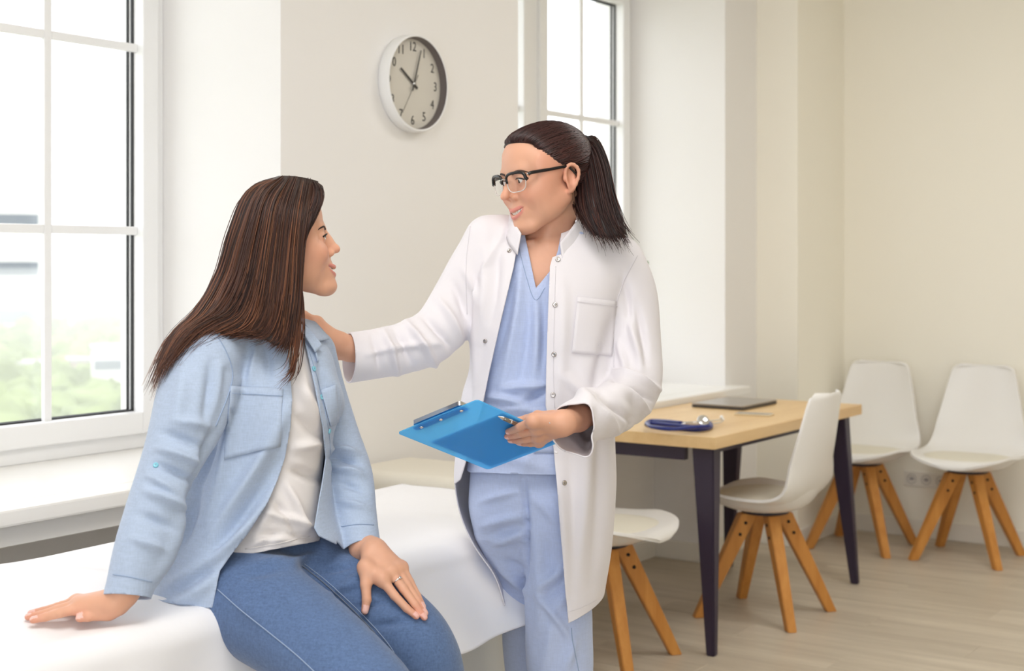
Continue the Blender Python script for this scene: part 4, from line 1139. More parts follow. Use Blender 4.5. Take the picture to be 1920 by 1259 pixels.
vl = np.interp(Y, [380, 440, 541], [978, 984, 1005]); vr = np.interp(Y, [380, 470, 505, 541], [1062, 1046, 1034, 1005])
g = np.minimum(np.minimum(X - vl, vr - X), np.minimum((541 - Y), (3.16 - V[:, 1]) * 2000)); V, F = trim(V, F, g)
cn = px(1032, 440, 3.175); g = np.where(V[:, 2] > 1.385, .064 - np.linalg.norm((V - cn)[:, :2], axis=1), -1); V, F = trim(V, F, g)
X, Y = pix(V); V, F = trim(V, F, Y - (889 + (X - 960) * .03 - 12 * np.clip((V[:, 1] - 3.1) * 10, 0, 1)))
top = doc.add('scrub_top', V, F, M['scrub'], solid=.002); ssurf = Surf(V, F)
seam(doc, 'neckband', ssurf, [(985, 442), (993, 490), (1004, 545), (1020, 525), (1034, 506)], M['scrub'], top, .0022, 40)
seam(doc, 'seam', ssurf, [(970, 450), (984, 510), (1003, 562), (1022, 540)], M['thread'], top, .0007, 40)
patch(doc, 'hip_pocket', ssurf, [(998, 764), (1045, 760), (1045, 850), (1000, 850)], M['scrub'], top, (8, 10), .002)

# ---- white coat
f = Field()
f.loft([row(1200, 955, 1118, 3.155, .150), row(1140, 945, 1128, 3.155, .158), row(1080, 926, 1138, 3.155, .162), row(1020, 886, 1148, 3.155, .162), row(960, 862, 1153, 3.155, .160), row(900, 853, 1154, 3.155, .154), row(830, 858, 1152, 3.155, .140), row(750, 863, 1150, 3.15, .132), row(690, 873, 1150, 3.15, .130), row(620, 878, 1154, 3.15, .134), row(560, 874, 1165, 3.155, .130), row(510, 880, 1175, 3.16, .116), row(470, 900, 1160, 3.165, .098), row(440, 945, 1115, 3.175, .072), row(420, 965, 1090, 3.18, .05)], 0)
f.cone(px(985, 428, 3.165), .030, px(915, 446, 3.155), .046, .03); f.cone(px(1075, 438, 3.165), .030, px(1155, 486, 3.155), .048, .03)
armL = [pr(920, 456, 3.15, .050), pr(893, 505, 3.15, .056), pr(860, 560, 3.14, .053), pr(822, 622, 3.10, .054), pr(775, 648, 3.07, .052), pr(715, 662, 3.04, .0475), pr(662, 671, 3.015, .0465), pr(610, 678, 3.0, .0465)]
armR = [pr(1160, 495, 3.155, .052), pr(1180, 550, 3.155, .0555), pr(1190, 630, 3.145, .055), pr(1190, 708, 3.12, .056), ]
c0 = WRD + np.array([.016, .004, -.012]); e0 = px(1168, 752, 3.06); dv0 = (e0 - c0) / np.linalg.norm(e0 - c0)
armR += [tuple(e0) + (.0535,), tuple(c0 + dv0 * .075) + (.0490,), tuple(c0 + dv0 * .02) + (.0450,), tuple(c0 - dv0 * .05) + (.0440,)]
f.chain(armL, .016, 24, .035); f.chain(armR, .016, 24, .035)
V, F = f.mesh((-.46, 2.70, .55), (.40, 3.38, 1.49), .0041); V = smooth(V, F, 1, .5); N = normals(V, F)
fs = segp([
    # raised sleeve
    (765, 604, 822, 690, 3.03, .010, .010), (795, 590, 850, 655, 3.05, .010, -.008), (742, 615, 775, 690, 3.01, .010, -.007), (722, 622, 748, 700, 3.0, .009, .008), (700, 630, 715, 700, 2.99, .009, -.005), (825, 560, 868, 640, 3.07, .012, .009), (850, 530, 880, 600, 3.08, .012, -.007), (870, 500, 900, 570, 3.09, .012, .005), (690, 660, 830, 640, 3.0, .009, .005),
    # bent sleeve
    (1152, 694, 1236, 728, 3.06, .008, .010), (1150, 708, 1225, 748, 3.05, .007, -.010), (1145, 722, 1215, 768, 3.03, .009, .010), (1128, 738, 1185, 790, 3.0, .009, -.008), (1110, 752, 1160, 808, 2.97, .010, .008), (1090, 770, 1120, 825, 2.92, .010, -.006), (1180, 600, 1205, 690, 3.09, .011, .008), (1195, 570, 1215, 680, 3.09, .011, -.006), (1172, 520, 1180, 620, 3.09, .012, -.006), (1160, 640, 1175, 700, 3.08, .010, .006),
    # body panels
    (1060, 520, 1048, 760, 3.02, .018, .004), (1110, 690, 1085, 1100, 3.02, .020, .006), (1075, 860, 1080, 1120, 3.02, .014, -.004), (1130, 760, 1120, 1100, 3.05, .018, -.006), (1150, 600, 1120, 720, 3.06, .014, -.008), (1055, 700, 1110, 760, 3.02, .016, .005), (1050, 880, 1062, 1120, 3.02, .012, .003),
    (915, 470, 905, 640, 3.04, .014, .006), (935, 450, 925, 600, 3.03, .014, -.005), (895, 560, 890, 720, 3.05, .012, .005), (880, 640, 872, 850, 3.08, .012, -.005), (950, 420, 905, 520, 3.07, .012, .005)])
V = V + N * (folds(V, fs) + .0022 * vnoise(V, 11, 21, 3))[:, None]
a, b = px(654, 672, 3.013), px(720, 661, 3.042); V, F = trim(V, F, plane_near(V, a, (a - b) + np.array([0, 0, .012]), .10))
V, F = trim(V, F, plane_near(V, c0, -dv0, .085))
X, Y = pix(V)
xl = interp(Y, [(380, 985), (435, 974), (500, 963), (600, 939), (700, 916), (760, 904), (820, 886), (870, 871), (900, 862), (925, 830), (1300, 800)])
xr = interp(Y, [(380, 1060), (455, 1050), (476, 1056), (482, 1036), (500, 1031), (600, 1027), (700, 1024), (760, 1023), (840, 1038), (920, 1045), (1000, 1051), (1080, 1058), (1165, 1066), (1300, 1075)])
cyv = np.interp(Y, [400, 900, 1160], [3.165, 3.15, 3.15])
g = np.minimum(np.minimum(X - xl, xr - X), (cyv - V[:, 1]) * 2000); V, F = trim(V, F, g)
cn = px(1028, 440, 3.175); g = np.where(V[:, 2] > 1.365, .070 - np.linalg.norm((V - cn)[:, :2] * [1, .9], axis=1), -1); V, F = trim(V, F, g)
V, F = trim(V, F, (.586 + (V[:, 0] - .12) * .40 * (V[:, 0] > .12)) - V[:, 2])
coat = doc.add('white_coat', V, F, M['coat'], solid=.0028); csurf = Surf(V, F)
# standing collar
def band(P, name, lower, upper, m, parent, n=48, nv=5, solid=.0025, bulge=0.0):
    A = spline(lower, n); B = spline(upper, n); V = []; F = []
    for j in range(nv + 1):
        t = j / nv; V.append(A * (1 - t) + B * t)
    V = np.concatenate(V)
    for j in range(nv):
        for i in range(n - 1): F.append((j * n + i, j * n + i + 1, (j + 1) * n + i + 1, (j + 1) * n + i))
    return P.add(name, V, np.array(F), m, parent, solid=solid, off=0)
band(doc, 'collar', [px(970, 478, 3.055), px(952, 452, 3.09), px(948, 425, 3.14), px(968, 408, 3.2), px(1025, 402, 3.25), px(1078, 412, 3.22), px(1098, 430, 3.16), px(1082, 462, 3.09), px(1054, 488, 3.055)],
     [px(977, 438, 3.06), px(962, 412, 3.10), px(960, 396, 3.15), px(980, 384, 3.2), px(1028, 380, 3.235), px(1072, 388, 3.21), px(1087, 402, 3.16), px(1070, 430, 3.09), px(1050, 455, 3.06)], M['coat'], coat)
patch(doc, 'breast_pocket', csurf, [(1082, 556), (1154, 565), (1148, 668), (1071, 662)], M['coat'], coat, (12, 14), .0028)
seam(doc, 'seam', csurf, [(1081, 566), (1154, 575)], M['coat_seam'], coat, .0006, 20, .0052)
seam(doc, 'seam', csurf, [(1042, 500), (1038, 700), (1046, 850), (1064, 1150)], M['coat_seam'], coat, .0006, 60)
seam(doc, 'seam', csurf, [(662, 682), (740, 668), (800, 655), (850, 628)], M['coat_seam'], coat, .0009, 50)
seam(doc, 'seam', csurf, [(1195, 480), (1165, 540), (1152, 600), (1151, 690)], M['coat_seam'], coat, .0009, 50)
seam(doc, 'seam', csurf, [(882, 425), (874, 500), (876, 590)], M['coat_seam'], coat, .0009, 40)
seam(doc, 'pocket_welt', csurf, [(1096, 838), (1110, 905), (1128, 945)], M['coat_seam'], coat, .0016, 30)
seam(doc, 'seam', csurf, [(1066, 1148), (1090, 1140), (1118, 1126)], M['coat_seam'], coat, .0006, 30)
for x, y in ((1046, 487), (1041, 572), (1039, 665), (1037, 741), (1058, 906)): button(doc, csurf, x, y, M['snap'], coat, .0058, .003, 'snap_button')
for x, y in ((955, 471), (910, 640)): button(doc, csurf, x, y, M['snap'], coat, .005, .003, 'snap_button')

# ---- doctor's hair: scalp cap, combed-back strands, ponytail
def hair_cap(keep, R, T, S, grow, h=.0022, back=.092):
    f = Field(); f.pose(R, T, S)
    f.ell((0, back - .078, .034), (.0725 + grow, back + grow, .072 + grow), 0); f.ell((0, -.044, .036), (.0585 + grow, .042 + grow, .050 + grow), .03); f.ell((0, .03 - (.092 - back), -.02), (.060 + grow, .065 + grow, .06), .03)
    f.pose(); V, F = f.mesh(T - .17, T + .17, h); C = ((V - T) @ R) / S
    full = Surf(V, F); g = keep(C); V = V - normals(V, F) * ((grow + .0015) * np.exp(-np.maximum(-g, 0) / .012))[:, None]
    V, F = trim(V, F, g)
    return V, F, full
def keep_doc(C):
    x, y, z = np.abs(C[:, 0]), C[:, 1], C[:, 2]
    # hairline: forehead at z~.066, temples back to y~-.03, down in front of the ear, then round behind it
    yl = np.interp(z, [-.08, -.05, -.02, .012, .018, .028, .038, .05, .064, .078, .090], [.055, .042, .036, .034, .006, -.020, -.032, -.038, -.046, -.060, -.088])
    yl = yl + .010 * np.exp(-((z - .045) / .01) ** 2)
    g = yl - y
    return np.maximum(g, -.075 - z)
V, F, capD = hair_cap(keep_doc, HR, HT, HS, .009)
N = normals(V, F)
hcol = np.array(lin((48, 29, 27)))
hairD = doc.add('hair', V, F, M['hair_d'], col=np.tile(hcol, (len(V), 1)), solid=.004)
rg = np.random.RandomState(12)
tie = np.array([0, .104, .050])
def on_cap(cap, tfm, o, D, off):
    oc = Vector(tfm(o)); out = []
    for d in D:
        e = Vector(tfm(o + d)) - oc; h = cap.b.ray_cast(oc, e.normalized(), .4); out.append(np.array(h[0] + e.normalized() * off) if h[0] is not None else np.array(oc))
    return np.array(out)
paths, rads, cols = [], [], []
hl = spline([(-.0, -.083, .090), (.02, -.079, .088), (.036, -.062, .079), (.049, -.046, .064), (.057, -.037, .048), (.064, -.028, .034), (.069, -.014, .024), (.073, .006, .017), (.076, .034, .010), (.070, .040, -.03), (.055, .06, -.055), (.02, .085, -.062), (0, .09, -.064)], 200)
o0 = np.array([0, 0, .034])
for k in range(2300):
    p = hl[rg.randint(len(hl))].copy(); p[0] *= (1 if rg.rand() < .72 else -1); p += rg.randn(3) * .0012
    d0 = p - o0; d0 /= np.linalg.norm(d0); d1 = tie - o0 + rg.randn(3) * .009; d1 /= np.linalg.norm(d1)
    n = 14; t = np.linspace(0, rg.uniform(.85, 1.0), n)[:, None]
    side = np.array([p[0] * .6, 0, .03]) * np.sin(math.pi * t) * .6
    D = d0 * (1 - t) + d1 * t + side; D /= np.linalg.norm(D, axis=1)[:, None]
    Q = on_cap(capD, hc, o0, D, .0008 + .0022 * rg.rand()); oc_ = hc(o0)
    dep = (.0098 * np.exp(-np.linspace(0, 1, n) * 9))[:, None]; e_ = Q - oc_; e_ /= np.linalg.norm(e_, axis=1)[:, None]; Q = Q - e_ * dep
    paths.append(Q); rads.append(np.interp(np.linspace(0, 1, n), [0, .1, .9, 1], [.0003, .0010, .0010, .0006]) * rg.uniform(.7, 1.3)); cols.append(lin(np.array((44, 26, 24)) * rg.uniform(.75, 1.5) + np.array([12, 2, 0]) * rg.rand()))
V, F, cn_ = tube_set(paths, rads, 3)
doc.add('combed_strands', V, F, M['hair_d'], hairD, col=np.repeat(np.array(cols), cn_, axis=0))
TW = hc(tie + np.array([0, .008, 0]))
lt = lambda x, y, d: px(x, y, d)
guides = [[lt(1083, 268, 3.20), lt(1112, 266, 3.19), lt(1133, 305, 3.16), lt(1148, 365, 3.12), lt(1164, 418, 3.07), lt(1178, 458, 3.045)],
          [lt(1083, 275, 3.18), lt(1106, 278, 3.15), lt(1122, 318, 3.12), lt(1134, 372, 3.08), lt(1152, 422, 3.045), lt(1172, 458, 3.03)],
          [lt(1083, 282, 3.18), lt(1100, 292, 3.14), lt(1108, 335, 3.10), lt(1116, 382, 3.06), lt(1128, 425, 3.04), lt(1146, 462, 3.03)],
          [lt(1083, 288, 3.19), lt(1094, 305, 3.16), lt(1094, 345, 3.12), lt(1096, 388, 3.08), lt(1106, 420, 3.05), lt(1122, 446, 3.04)],
          [lt(1083, 290, 3.21), lt(1090, 310, 3.19), lt(1086, 345, 3.17), lt(1084, 378, 3.13), lt(1090, 402, 3.10), lt(1100, 420, 3.07)]]
def loft_guides(guides, nu, nvv):
    G = np.array([spline(g, nvv) for g in guides]); out = []
    for j in range(nvv): out.append(spline(G[:, j], nu))
    return np.array(out)             # (nvv, nu, 3)
def grid_faces(a, b):
    i = np.arange(a - 1)[:, None] * b; j = np.arange(b - 1)[None, :]
    return np.stack([i + j, i + j + 1, i + j + b + 1, i + j + b], -1).reshape(-1, 4)
def hair_lock(P, name, guides, parent, seed, n, rgb_a, rgb_b, spread, tip_shrink=.15, thick=.012, rr=.0013, nseg=26, mass=True, fray=.010, tipl=.25):
    rg = np.random.RandomState(seed); nvv = nseg
    L = loft_guides(guides, 60, nvv)
    if mass:
        Lm = L[: int(nvv * .93)].copy(); w = np.linspace(0, 1, Lm.shape[0])[:, None, None]; mid_ = Lm.mean(1, keepdims=True)
        Lm = mid_ + (Lm - mid_) * (1 - .12 * w ** 3)
        P.add(name, Lm.reshape(-1, 3) + np.array([0, .004, 0]), grid_faces(Lm.shape[0], 60), M['hair_d'], parent, col=np.tile(lin(np.array(rgb_a) * .8), (Lm.shape[0] * 60, 1)), solid=thick, off=0)
    paths, rads, cols = [], [], []
    vv = np.linspace(0, 1, nvv)
    for k in range(n):
        u = rg.rand() * 59; i = min(int(u), 58); q = u - i
        Pth = L[:, i] * (1 - q) + L[:, i + 1] * q
        off = rg.randn(3) * spread * np.array([1, .6, 1]); off[1] = -abs(off[1]) - .0012
        wob = np.sin(vv * rg.uniform(3, 9) + rg.rand() * 6.28)[:, None] * rg.randn(3) * .0022
        Pth = Pth + off * (0.3 + .7 * np.sin(np.pi * np.clip(vv + .08, 0, 1)))[:, None] + wob * vv[:, None] + (vv ** 4)[:, None] * rg.randn(3) * fray
        m = rg.randint(int(nvv * .82), nvv + 1); Pth = Pth[:m]
        paths.append(Pth); rads.append(rr * rg.uniform(.6, 1.25) * np.interp(np.linspace(0, 1, m), [0, .06, .7, 1], [.5, 1, .9, tip_shrink]))
        c = np.array(rgb_a) + (np.array(rgb_b) - np.array(rgb_a)) * rg.rand() ** 1.5; cols.append(np.array(lin(np.clip(c * rg.uniform(.7, 1.25), 0, 255))))
    V, F, cn_ = tube_set(paths, rads, 3)
    gr = np.concatenate([np.repeat(.85 + tipl * np.linspace(0, 1, len(p)) ** 1.6, 3) for p in paths])[:, None]
    return P.add(name + '_strands', V, F, M['hair_d'], parent, col=np.repeat(np.array(cols), cn_, axis=0) * gr)
hair_lock(doc, 'ponytail', guides, hairD, 4, 900, (40, 24, 24), (74, 42, 34), .006, thick=.022)
M['tie'] = mat('black_hair_tie', (22, 16, 18), .6)
V, F = tube_mesh([TW + .021 * (math.cos(a) * np.array([.45, -.3, .0]) / .54 + math.sin(a) * np.array([.1, 0, 1.0])) for a in np.linspace(0, 2 * math.pi, 25)], .005, 8, False)
doc.add('hair_tie', V, F, M['tie'], hairD)

# ---- eyeglasses (worn by the doctor)
gl = thing('eyeglasses', tuple(hc((0, -.1, 0))[:2]), 'black browline eyeglasses with clear lower rims on the doctor', 'glasses')
M['acetate'] = mat('black_acetate', (20, 18, 20), .25); M['clear_rim'] = mat('clear_rim', (214, 206, 200), .15, .3); M['lens'] = pane_mat('lens_glass')
ZG_ = -.002
def lens_out(s, n=40, k=1.0):
    o = []
    for i in range(n):
        a = 2 * math.pi * i / n; x = .0262 * k * math.copysign(abs(math.cos(a)) ** .6, math.cos(a)); z = .0200 * k * math.copysign(abs(math.sin(a)) ** .62, math.sin(a))
        x *= (1 + .08 * z / .02); cxx = s * .0355 + x; o.append((cxx, -.1045 + (abs(cxx)) ** 2 * 3.4, z + ZG_))
    return np.array(o)
for s in (-1, 1):
    L = lens_out(s); c = L.mean(0)
    gl.add('lens', hc(np.vstack([L, c[None]])), [(i, (i + 1) % 40, 40) for i in range(40)], M['lens'])
    low = [L[i % 40] for i in range(19, 42)]; V, F = tube_mesh(hc(low), .0011, 7); gl.add('rim', V, F, M['clear_rim'])
    tp = [L[i] for i in range(0, 21)]; tp = [tp[0] + [s * .004, .002, .002] if s > 0 else tp[0]] + tp[1:-1] + [tp[-1] + [s * .004, .002, .002] if s < 0 else tp[-1]]
    tt = np.linspace(0, 1, 21); tt = tt if s < 0 else 1 - tt
    V, F = tube_mesh(hc(tp), .0026 + .0016 * tt, 8); gl.add('brow_bar', V, F, M['acetate'])
    hing = np.array([s * .0620, -.0900, .0125 + ZG_])
    tmpl = [hing + [s * .004, .004, .0], (s * .0700, -.078, .0125), (s * .0755, -.04, .0125), (s * .0790, .0, .0125), (s * .0795, .012, .008), (s * .0785, .028, -.012)]
    V, F = tube_mesh(hc(spline(tmpl, 24)), np.interp(np.linspace(0, 1, 24), [0, .2, .8, 1], [.0042, .0038, .0028, .0018]), 8); t_ = gl.add('temple', V, F, M['acetate'])
    V, F = tube_mesh(hc([hing + [s * .0062, .002, .001], hing + [s * .0075, -.0005, .001]]), .0015, 8); gl.add('rivet', V, F, M['chrome'], t_)
V, F = tube_mesh(hc(spline([(-.0100, -.1045, .006), (0, -.1075, .0085), (.0100, -.1045, .006)], 10)), .0016, 8); gl.add('bridge', V, F, M['snap'])

# ---- clipboard and pen
cb = thing('clipboard', tuple(((BA + BC) / 2)[:2]), 'translucent blue plastic clipboard held by the doctor', 'clipboard')
def blue_mat():
    m = bpy.data.materials.new('translucent_blue_plastic'); m.use_nodes = True; nt = m.node_tree; N_ = nt.nodes; L_ = nt.links; b = N_['Principled BSDF']
    b.inputs['Base Color'].default_value = lin((116, 214, 255)) + (1,); b.inputs['Roughness'].default_value = .18
    t = N_.new('ShaderNodeBsdfTransparent'); t.inputs[0].default_value = lin((170, 222, 252)) + (1,)
    tl = N_.new('ShaderNodeBsdfTranslucent'); tl.inputs[0].default_value = lin((150, 220, 255)) + (1,)
    m1 = N_.new('ShaderNodeMixShader'); m1.inputs[0].default_value = .55; L_.new(b.outputs[0], m1.inputs[1]); L_.new(tl.outputs[0], m1.inputs[2])
    m2 = N_.new('ShaderNodeMixShader'); m2.inputs[0].default_value = .44; L_.new(m1.outputs[0], m2.inputs[1]); L_.new(t.outputs[0], m2.inputs[2])
    L_.new(m2.outputs[0], N_['Material Output'].inputs[0]); return m
M['blue'] = blue_mat(); M['paper'] = mat('white_paper', (246, 246, 244), .8)
u = (BB - BA); w_ = np.linalg.norm(u); u = u / w_; v = (BD - BA); l_ = np.linalg.norm(v); v = v / l_; u = u - v * u.dot(v); u /= np.linalg.norm(u)
def bpt(s, t, off): return BA + u * s * w_ + v * t * l_ + BN * off
def rounded(s0, s1, t0, t1, r, n=6):
    o = []
    for cxx, cyy, a0 in ((s1 - r / w_, t1 - r / l_, 0), (s0 + r / w_, t1 - r / l_, 90), (s0 + r / w_, t0 + r / l_, 180), (s1 - r / w_, t0 + r / l_, 270)):
        for i in range(n + 1):
            a = math.radians(a0 + 90 * i / n); o.append((cxx + math.cos(a) * r / w_, cyy + math.sin(a) * r / l_))
    return o
def slab(P, name, out, z0, z1, m, parent=None):
    n = len(out); V = [bpt(a, b, z0) for a, b in out] + [bpt(a, b, z1) for a, b in out]
    F = [tuple(range(n)), tuple(range(2 * n - 1, n - 1, -1))] + [(i, (i + 1) % n, n + (i + 1) % n, n + i) for i in range(n)]
    return P.add(name, V, F, m, parent, sm=False)
slab(cb, 'board', rounded(0, 1, 0, 1, .008), -.0012, .0012, M['blue'])
slab(cb, 'paper_sheet', rounded(.06, .97, .30, .985, .002), -.0032, -.0022, M['paper'])
clip = slab(cb, 'clip', rounded(.20, .80, -.005, .085, .006), -.012, -.0036, M['chrome'])
slab(cb, 'clip_plate', rounded(.18, .82, .012, .07, .004), .0013, .0019, M['blue'], clip)
for s_, t_ in ((.26, .04), (.5, .045), (.76, .04)):
    c = bpt(s_, t_, .0019); V, F = tube_mesh([c, c + BN * .0012, c + BN * .0026], [.0042, .0042, .0022], 12); cb.add('rivet', V, F, M['chrome'], clip)
pn = thing('pen', tuple(on_board(955, 790, .01)[:2]), 'silver ballpoint pen in the hand of the doctor, against the clipboard', 'pen')
p0, p1 = on_board(934, 781, .012), on_board(972, 797, .012); dv = (p1 - p0) / np.linalg.norm(p1 - p0)
M['gunmetal'] = mat('grey_metal', (150, 142, 130), .25, .9)
V, F = tube_mesh([p0, p0 + dv * .002, p0 + dv * .014, p0 + dv * .016], [.0006, .0012, .0034, .0036], 14); pn.add('tip', V, F, M['chrome'])
V, F = tube_mesh([p0 + dv * .016, p0 + dv * .04, p0 + dv * .09], [.0038, .0042, .0042], 14); pn.add('barrel', V, F, M['gunmetal'])
V, F = tube_mesh([p0 + dv * .036, p0 + dv * .041], [.0046, .0046], 14); pn.add('ring', V, F, M['chrome'])
# ================================================================== the patient
pat = Person('person', tuple(px(450, 1080, 2.76)[:2]), 'seated person with long brown hair in open pale blue shirt, white tee and jeans')
PR = rot_pose(math.radians(98), math.radians(-8), math.radians(0)); PT = px(526, 457, 2.78); PS = 1.0
pc = lambda q: (np.asarray(q, float) * PS) @ PR.T + PT
f = Field(); f.pose(PR, PT, PS); head_prims(f, .080); f.pose()
f.cone(pc((0, .022, -.055)), .043, px(512, 625, 2.79), .048, .014)
f.loft([row(720, 460, 590, 2.79, .065), row(670, 455, 590, 2.79, .066), row(630, 470, 570, 2.79, .05), row(610, 480, 550, 2.79, .045)], .03)
f.cone(px(530, 640, 2.73), .006, px(585, 645, 2.80), .006, .012)
V, F = f.mesh((PT[0] - .17, 2.62, 1.09), (PT[0] + .19, 2.97, PT[2] + .13), .0018); V = smooth(V, F, 1, .4)
psurf = Surf(V, F); parts = [(V, F, head_colors(((V - PT) @ PR) / PS))]
# hand pressed on the couch
zb = BZ + .005
def on_bed(x, y, h): return px_plane(x, y, zb + h)
f = Field()
fing = [[on_bed(152, 1140, .022), on_bed(113, 1150, .018), on_bed(85, 1158, .010), on_bed(62, 1163, .0075)],
        [on_bed(147, 1134, .025), on_bed(105, 1145, .019), on_bed(76, 1154, .011), on_bed(53, 1157.5, .0075)],
        [on_bed(143, 1130, .023), on_bed(107, 1140, .017), on_bed(80, 1147, .010), on_bed(58, 1151, .0075)],
        [on_bed(144, 1127, .019), on_bed(115, 1136, .015), on_bed(97, 1141, .009), on_bed(79, 1146, .0070)]]
thumb = [on_bed(202, 1146, .018), on_bed(181, 1152, .013), on_bed(165, 1157, .010), on_bed(149, 1160, .0078)]
wr = on_bed(220, 1130, .034)
hand_field(f, [pr(247, 1088, 2.475, .026), tuple((wr * .55 + px(247, 1088, 2.475) * .45)) + (.0245,), tuple(wr) + (.0225,)], .0215, fing, thumb)
allp = np.array([q for c in fing for q in c] + list(thumb) + [px(255, 1080, 2.48)])
V, F = f.mesh(allp.min(0) - .05, allp.max(0) + .05, .0016)
parts.append((V, F, hand_color(V, [c[3] for c in fing] + [thumb[3]], [(c[2], (0, 0, 1)) for c in fing] + [(thumb[2], (0, -.5, .86))])))

# ---- jeans first: the other hand rests on them
f = Field()
f.ell(px(455, 1080, 2.77), (.165, .135, .095), 0)
f.loft([row(1110, 345, 570, 2.78, .12), row(1050, 360, 585, 2.78, .115), row(1000, 370, 585, 2.79, .10)], .04)
legL = [pr(525, 1075, 2.83, .088), pr(600, 1098, 2.79, .083), pr(680, 1137, 2.745, .075), pr(745, 1185, 2.705, .067), pr(778, 1222, 2.685, .064), pr(800, 1285, 2.69, .062), pr(806, 1400, 2.72, .056), pr(806, 1560, 2.76, .048), pr(800, 1640, 2.78, .044)]
legR = [pr(440, 1115, 2.68, .090), pr(510, 1155, 2.62, .086), pr(600, 1222, 2.54, .078), pr(670, 1290, 2.48, .071), pr(705, 1335, 2.45, .067), pr(722, 1420, 2.46, .063), pr(726, 1560, 2.50, .055), pr(724, 1700, 2.53, .047), pr(722, 1800, 2.55, .044)]
f.chain(legL, .03, 26, .05); f.chain(legR, .03, 26, .05)
V, F = f.mesh((-.72, 2.32, .14), (-.05, 3.0, .90), .0055); N = normals(V, F)
fs = segp([(600, 1075, 660, 1060, 2.72, .008, -.004), (620, 1110, 690, 1090, 2.7, .008, .004), (665, 1140, 720, 1128, 2.66, .008, -.004), (640, 1095, 690, 1075, 2.7, .008, .003), (700, 1175, 760, 1165, 2.63, .009, -.004), (480, 1055, 560, 1050, 2.66, .012, .004), (455, 1080, 530, 1065, 2.64, .012, -.003), (540, 1060, 590, 1040, 2.75, .010, .006), (440, 1120, 500, 1175, 2.58, .02, .003)])
V = V + N * (folds(V, fs) + .0014 * vnoise(V, 13, 7, 3))[:, None]
sit = (V[:, 2] < BZ + .010) & (V[:, 2] > .60) & ((V[:, 0] * CT - V[:, 1] * ST) < BX1 - .03); V[sit, 2] = BZ + .010
V, F = trim(V, F, .20 - V[:, 2]); V, F = trim(V, F, V[:, 2] - .865)
jeans = pat.add('jeans', V, F, M['denim'], solid=.002); jsurf = Surf(V, F)
seam(pat, 'outseam', jsurf, [(408, 1106), (450, 1143), (500, 1183), (555, 1228), (600, 1270)], M['thread'], jeans, .0011, 50, .0008)
seam(pat, 'inseam', jsurf, [(566, 1062), (610, 1096), (660, 1143), (705, 1190), (735, 1230), (748, 1270)], M['thread_d'], jeans, .0013, 60, .0008)
seam(pat, 'inseam', jsurf, [(570, 1058), (614, 1092), (664, 1138), (709, 1185), (740, 1226), (753, 1266)], M['thread'], jeans, .0009, 60, .0008)
# hand on the thigh
def on_j(x, y, off):
    h = jsurf.hit(x, y, off); return h if h is not None else px(x, y, 2.66)
f = Field()
fing = [[on_j(714, 1101, .022), on_j(738, 1127, .015), on_j(761, 1147, .0095), on_j(779, 1160, .007)],
        [on_j(727, 1091, .024), on_j(753, 1118, .017), on_j(775, 1141, .0095), on_j(793, 1162, .007)],
        [px(738, 1085, 2.685), px(760, 1112, 2.66), px(777, 1132, 2.645), px(789, 1147, 2.64)],
        [px(742, 1083, 2.70), px(762, 1108, 2.68), px(780, 1130, 2.665), px(792, 1151, 2.655)]]
j0, j1 = on_j(727, 1091, .024), on_j(775, 1141, .0095)
for i_, (a_, b_) in enumerate(((.010, .006), (.022, .014))):
    for q in range(4): fing[2 + i_][q] = fing[1][q] + np.array([.010, .014, .002]) * (1 + .85 * i_) * (1 - .18 * q) + (fing[1][q] - fing[1][0]) * (-.06 - .12 * i_)
thumb = [on_j(680, 1077, .020), on_j(684, 1101, .016), on_j(688, 1125, .012), on_j(687, 1148, .009)]
wr = on_j(690, 1052, .026)
hand_field(f, [pr(676, 1000, wr[1] + .05, .030), pr(682, 1028, wr[1] + .02, .026), tuple(wr) + (.0235,)], .022, fing, thumb)
allp = np.array([q for c in fing for q in c] + list(thumb) + [px(676, 995, wr[1] + .05)])
V, F = f.mesh(allp.min(0) - .05, allp.max(0) + .05, .0016)
tn = np.array([.35, -.55, .75])
parts.append((V, F, hand_color(V, [c[3] for c in fing] + [thumb[3]], [(c[2], tn) for c in fing] + [(thumb[2], tn)])))
RING = (fing[1][0] * .45 + fing[1][1] * .55, fing[1][1] - fing[1][0])
# hidden body
f = Field()
f.loft([row(1085, 385, 525, 2.77, .09), row(950, 440, 560, 2.77, .075), row(800, 460, 590, 2.78, .075), row(700, 455, 595, 2.78, .075), row(650, 470, 580, 2.785, .05)], 0)
f.chain([pr(425, 685, 2.71, .028), pr(368, 760, 2.64, .026), pr(325, 872, 2.57, .024), pr(262, 1040, 2.495, .024)], .02, None, .03)
f.chain([pr(570, 690, 2.86, .026), pr(602, 745, 2.915, .022), pr(628, 820, 2.91, .020), pr(655, 905, 2.865, .018), pr(672, 1000, 2.79, .022)], .02, None, .03)
for L_ in (legL, legR): f.chain([(a, b, c, r * .72) for a, b, c, r in L_[1:]], .03, None, .03)
V, F = f.mesh((-.74, 2.32, .20), (-.05, 3.05, 1.2), .009); parts.append((V, F, SKIN))
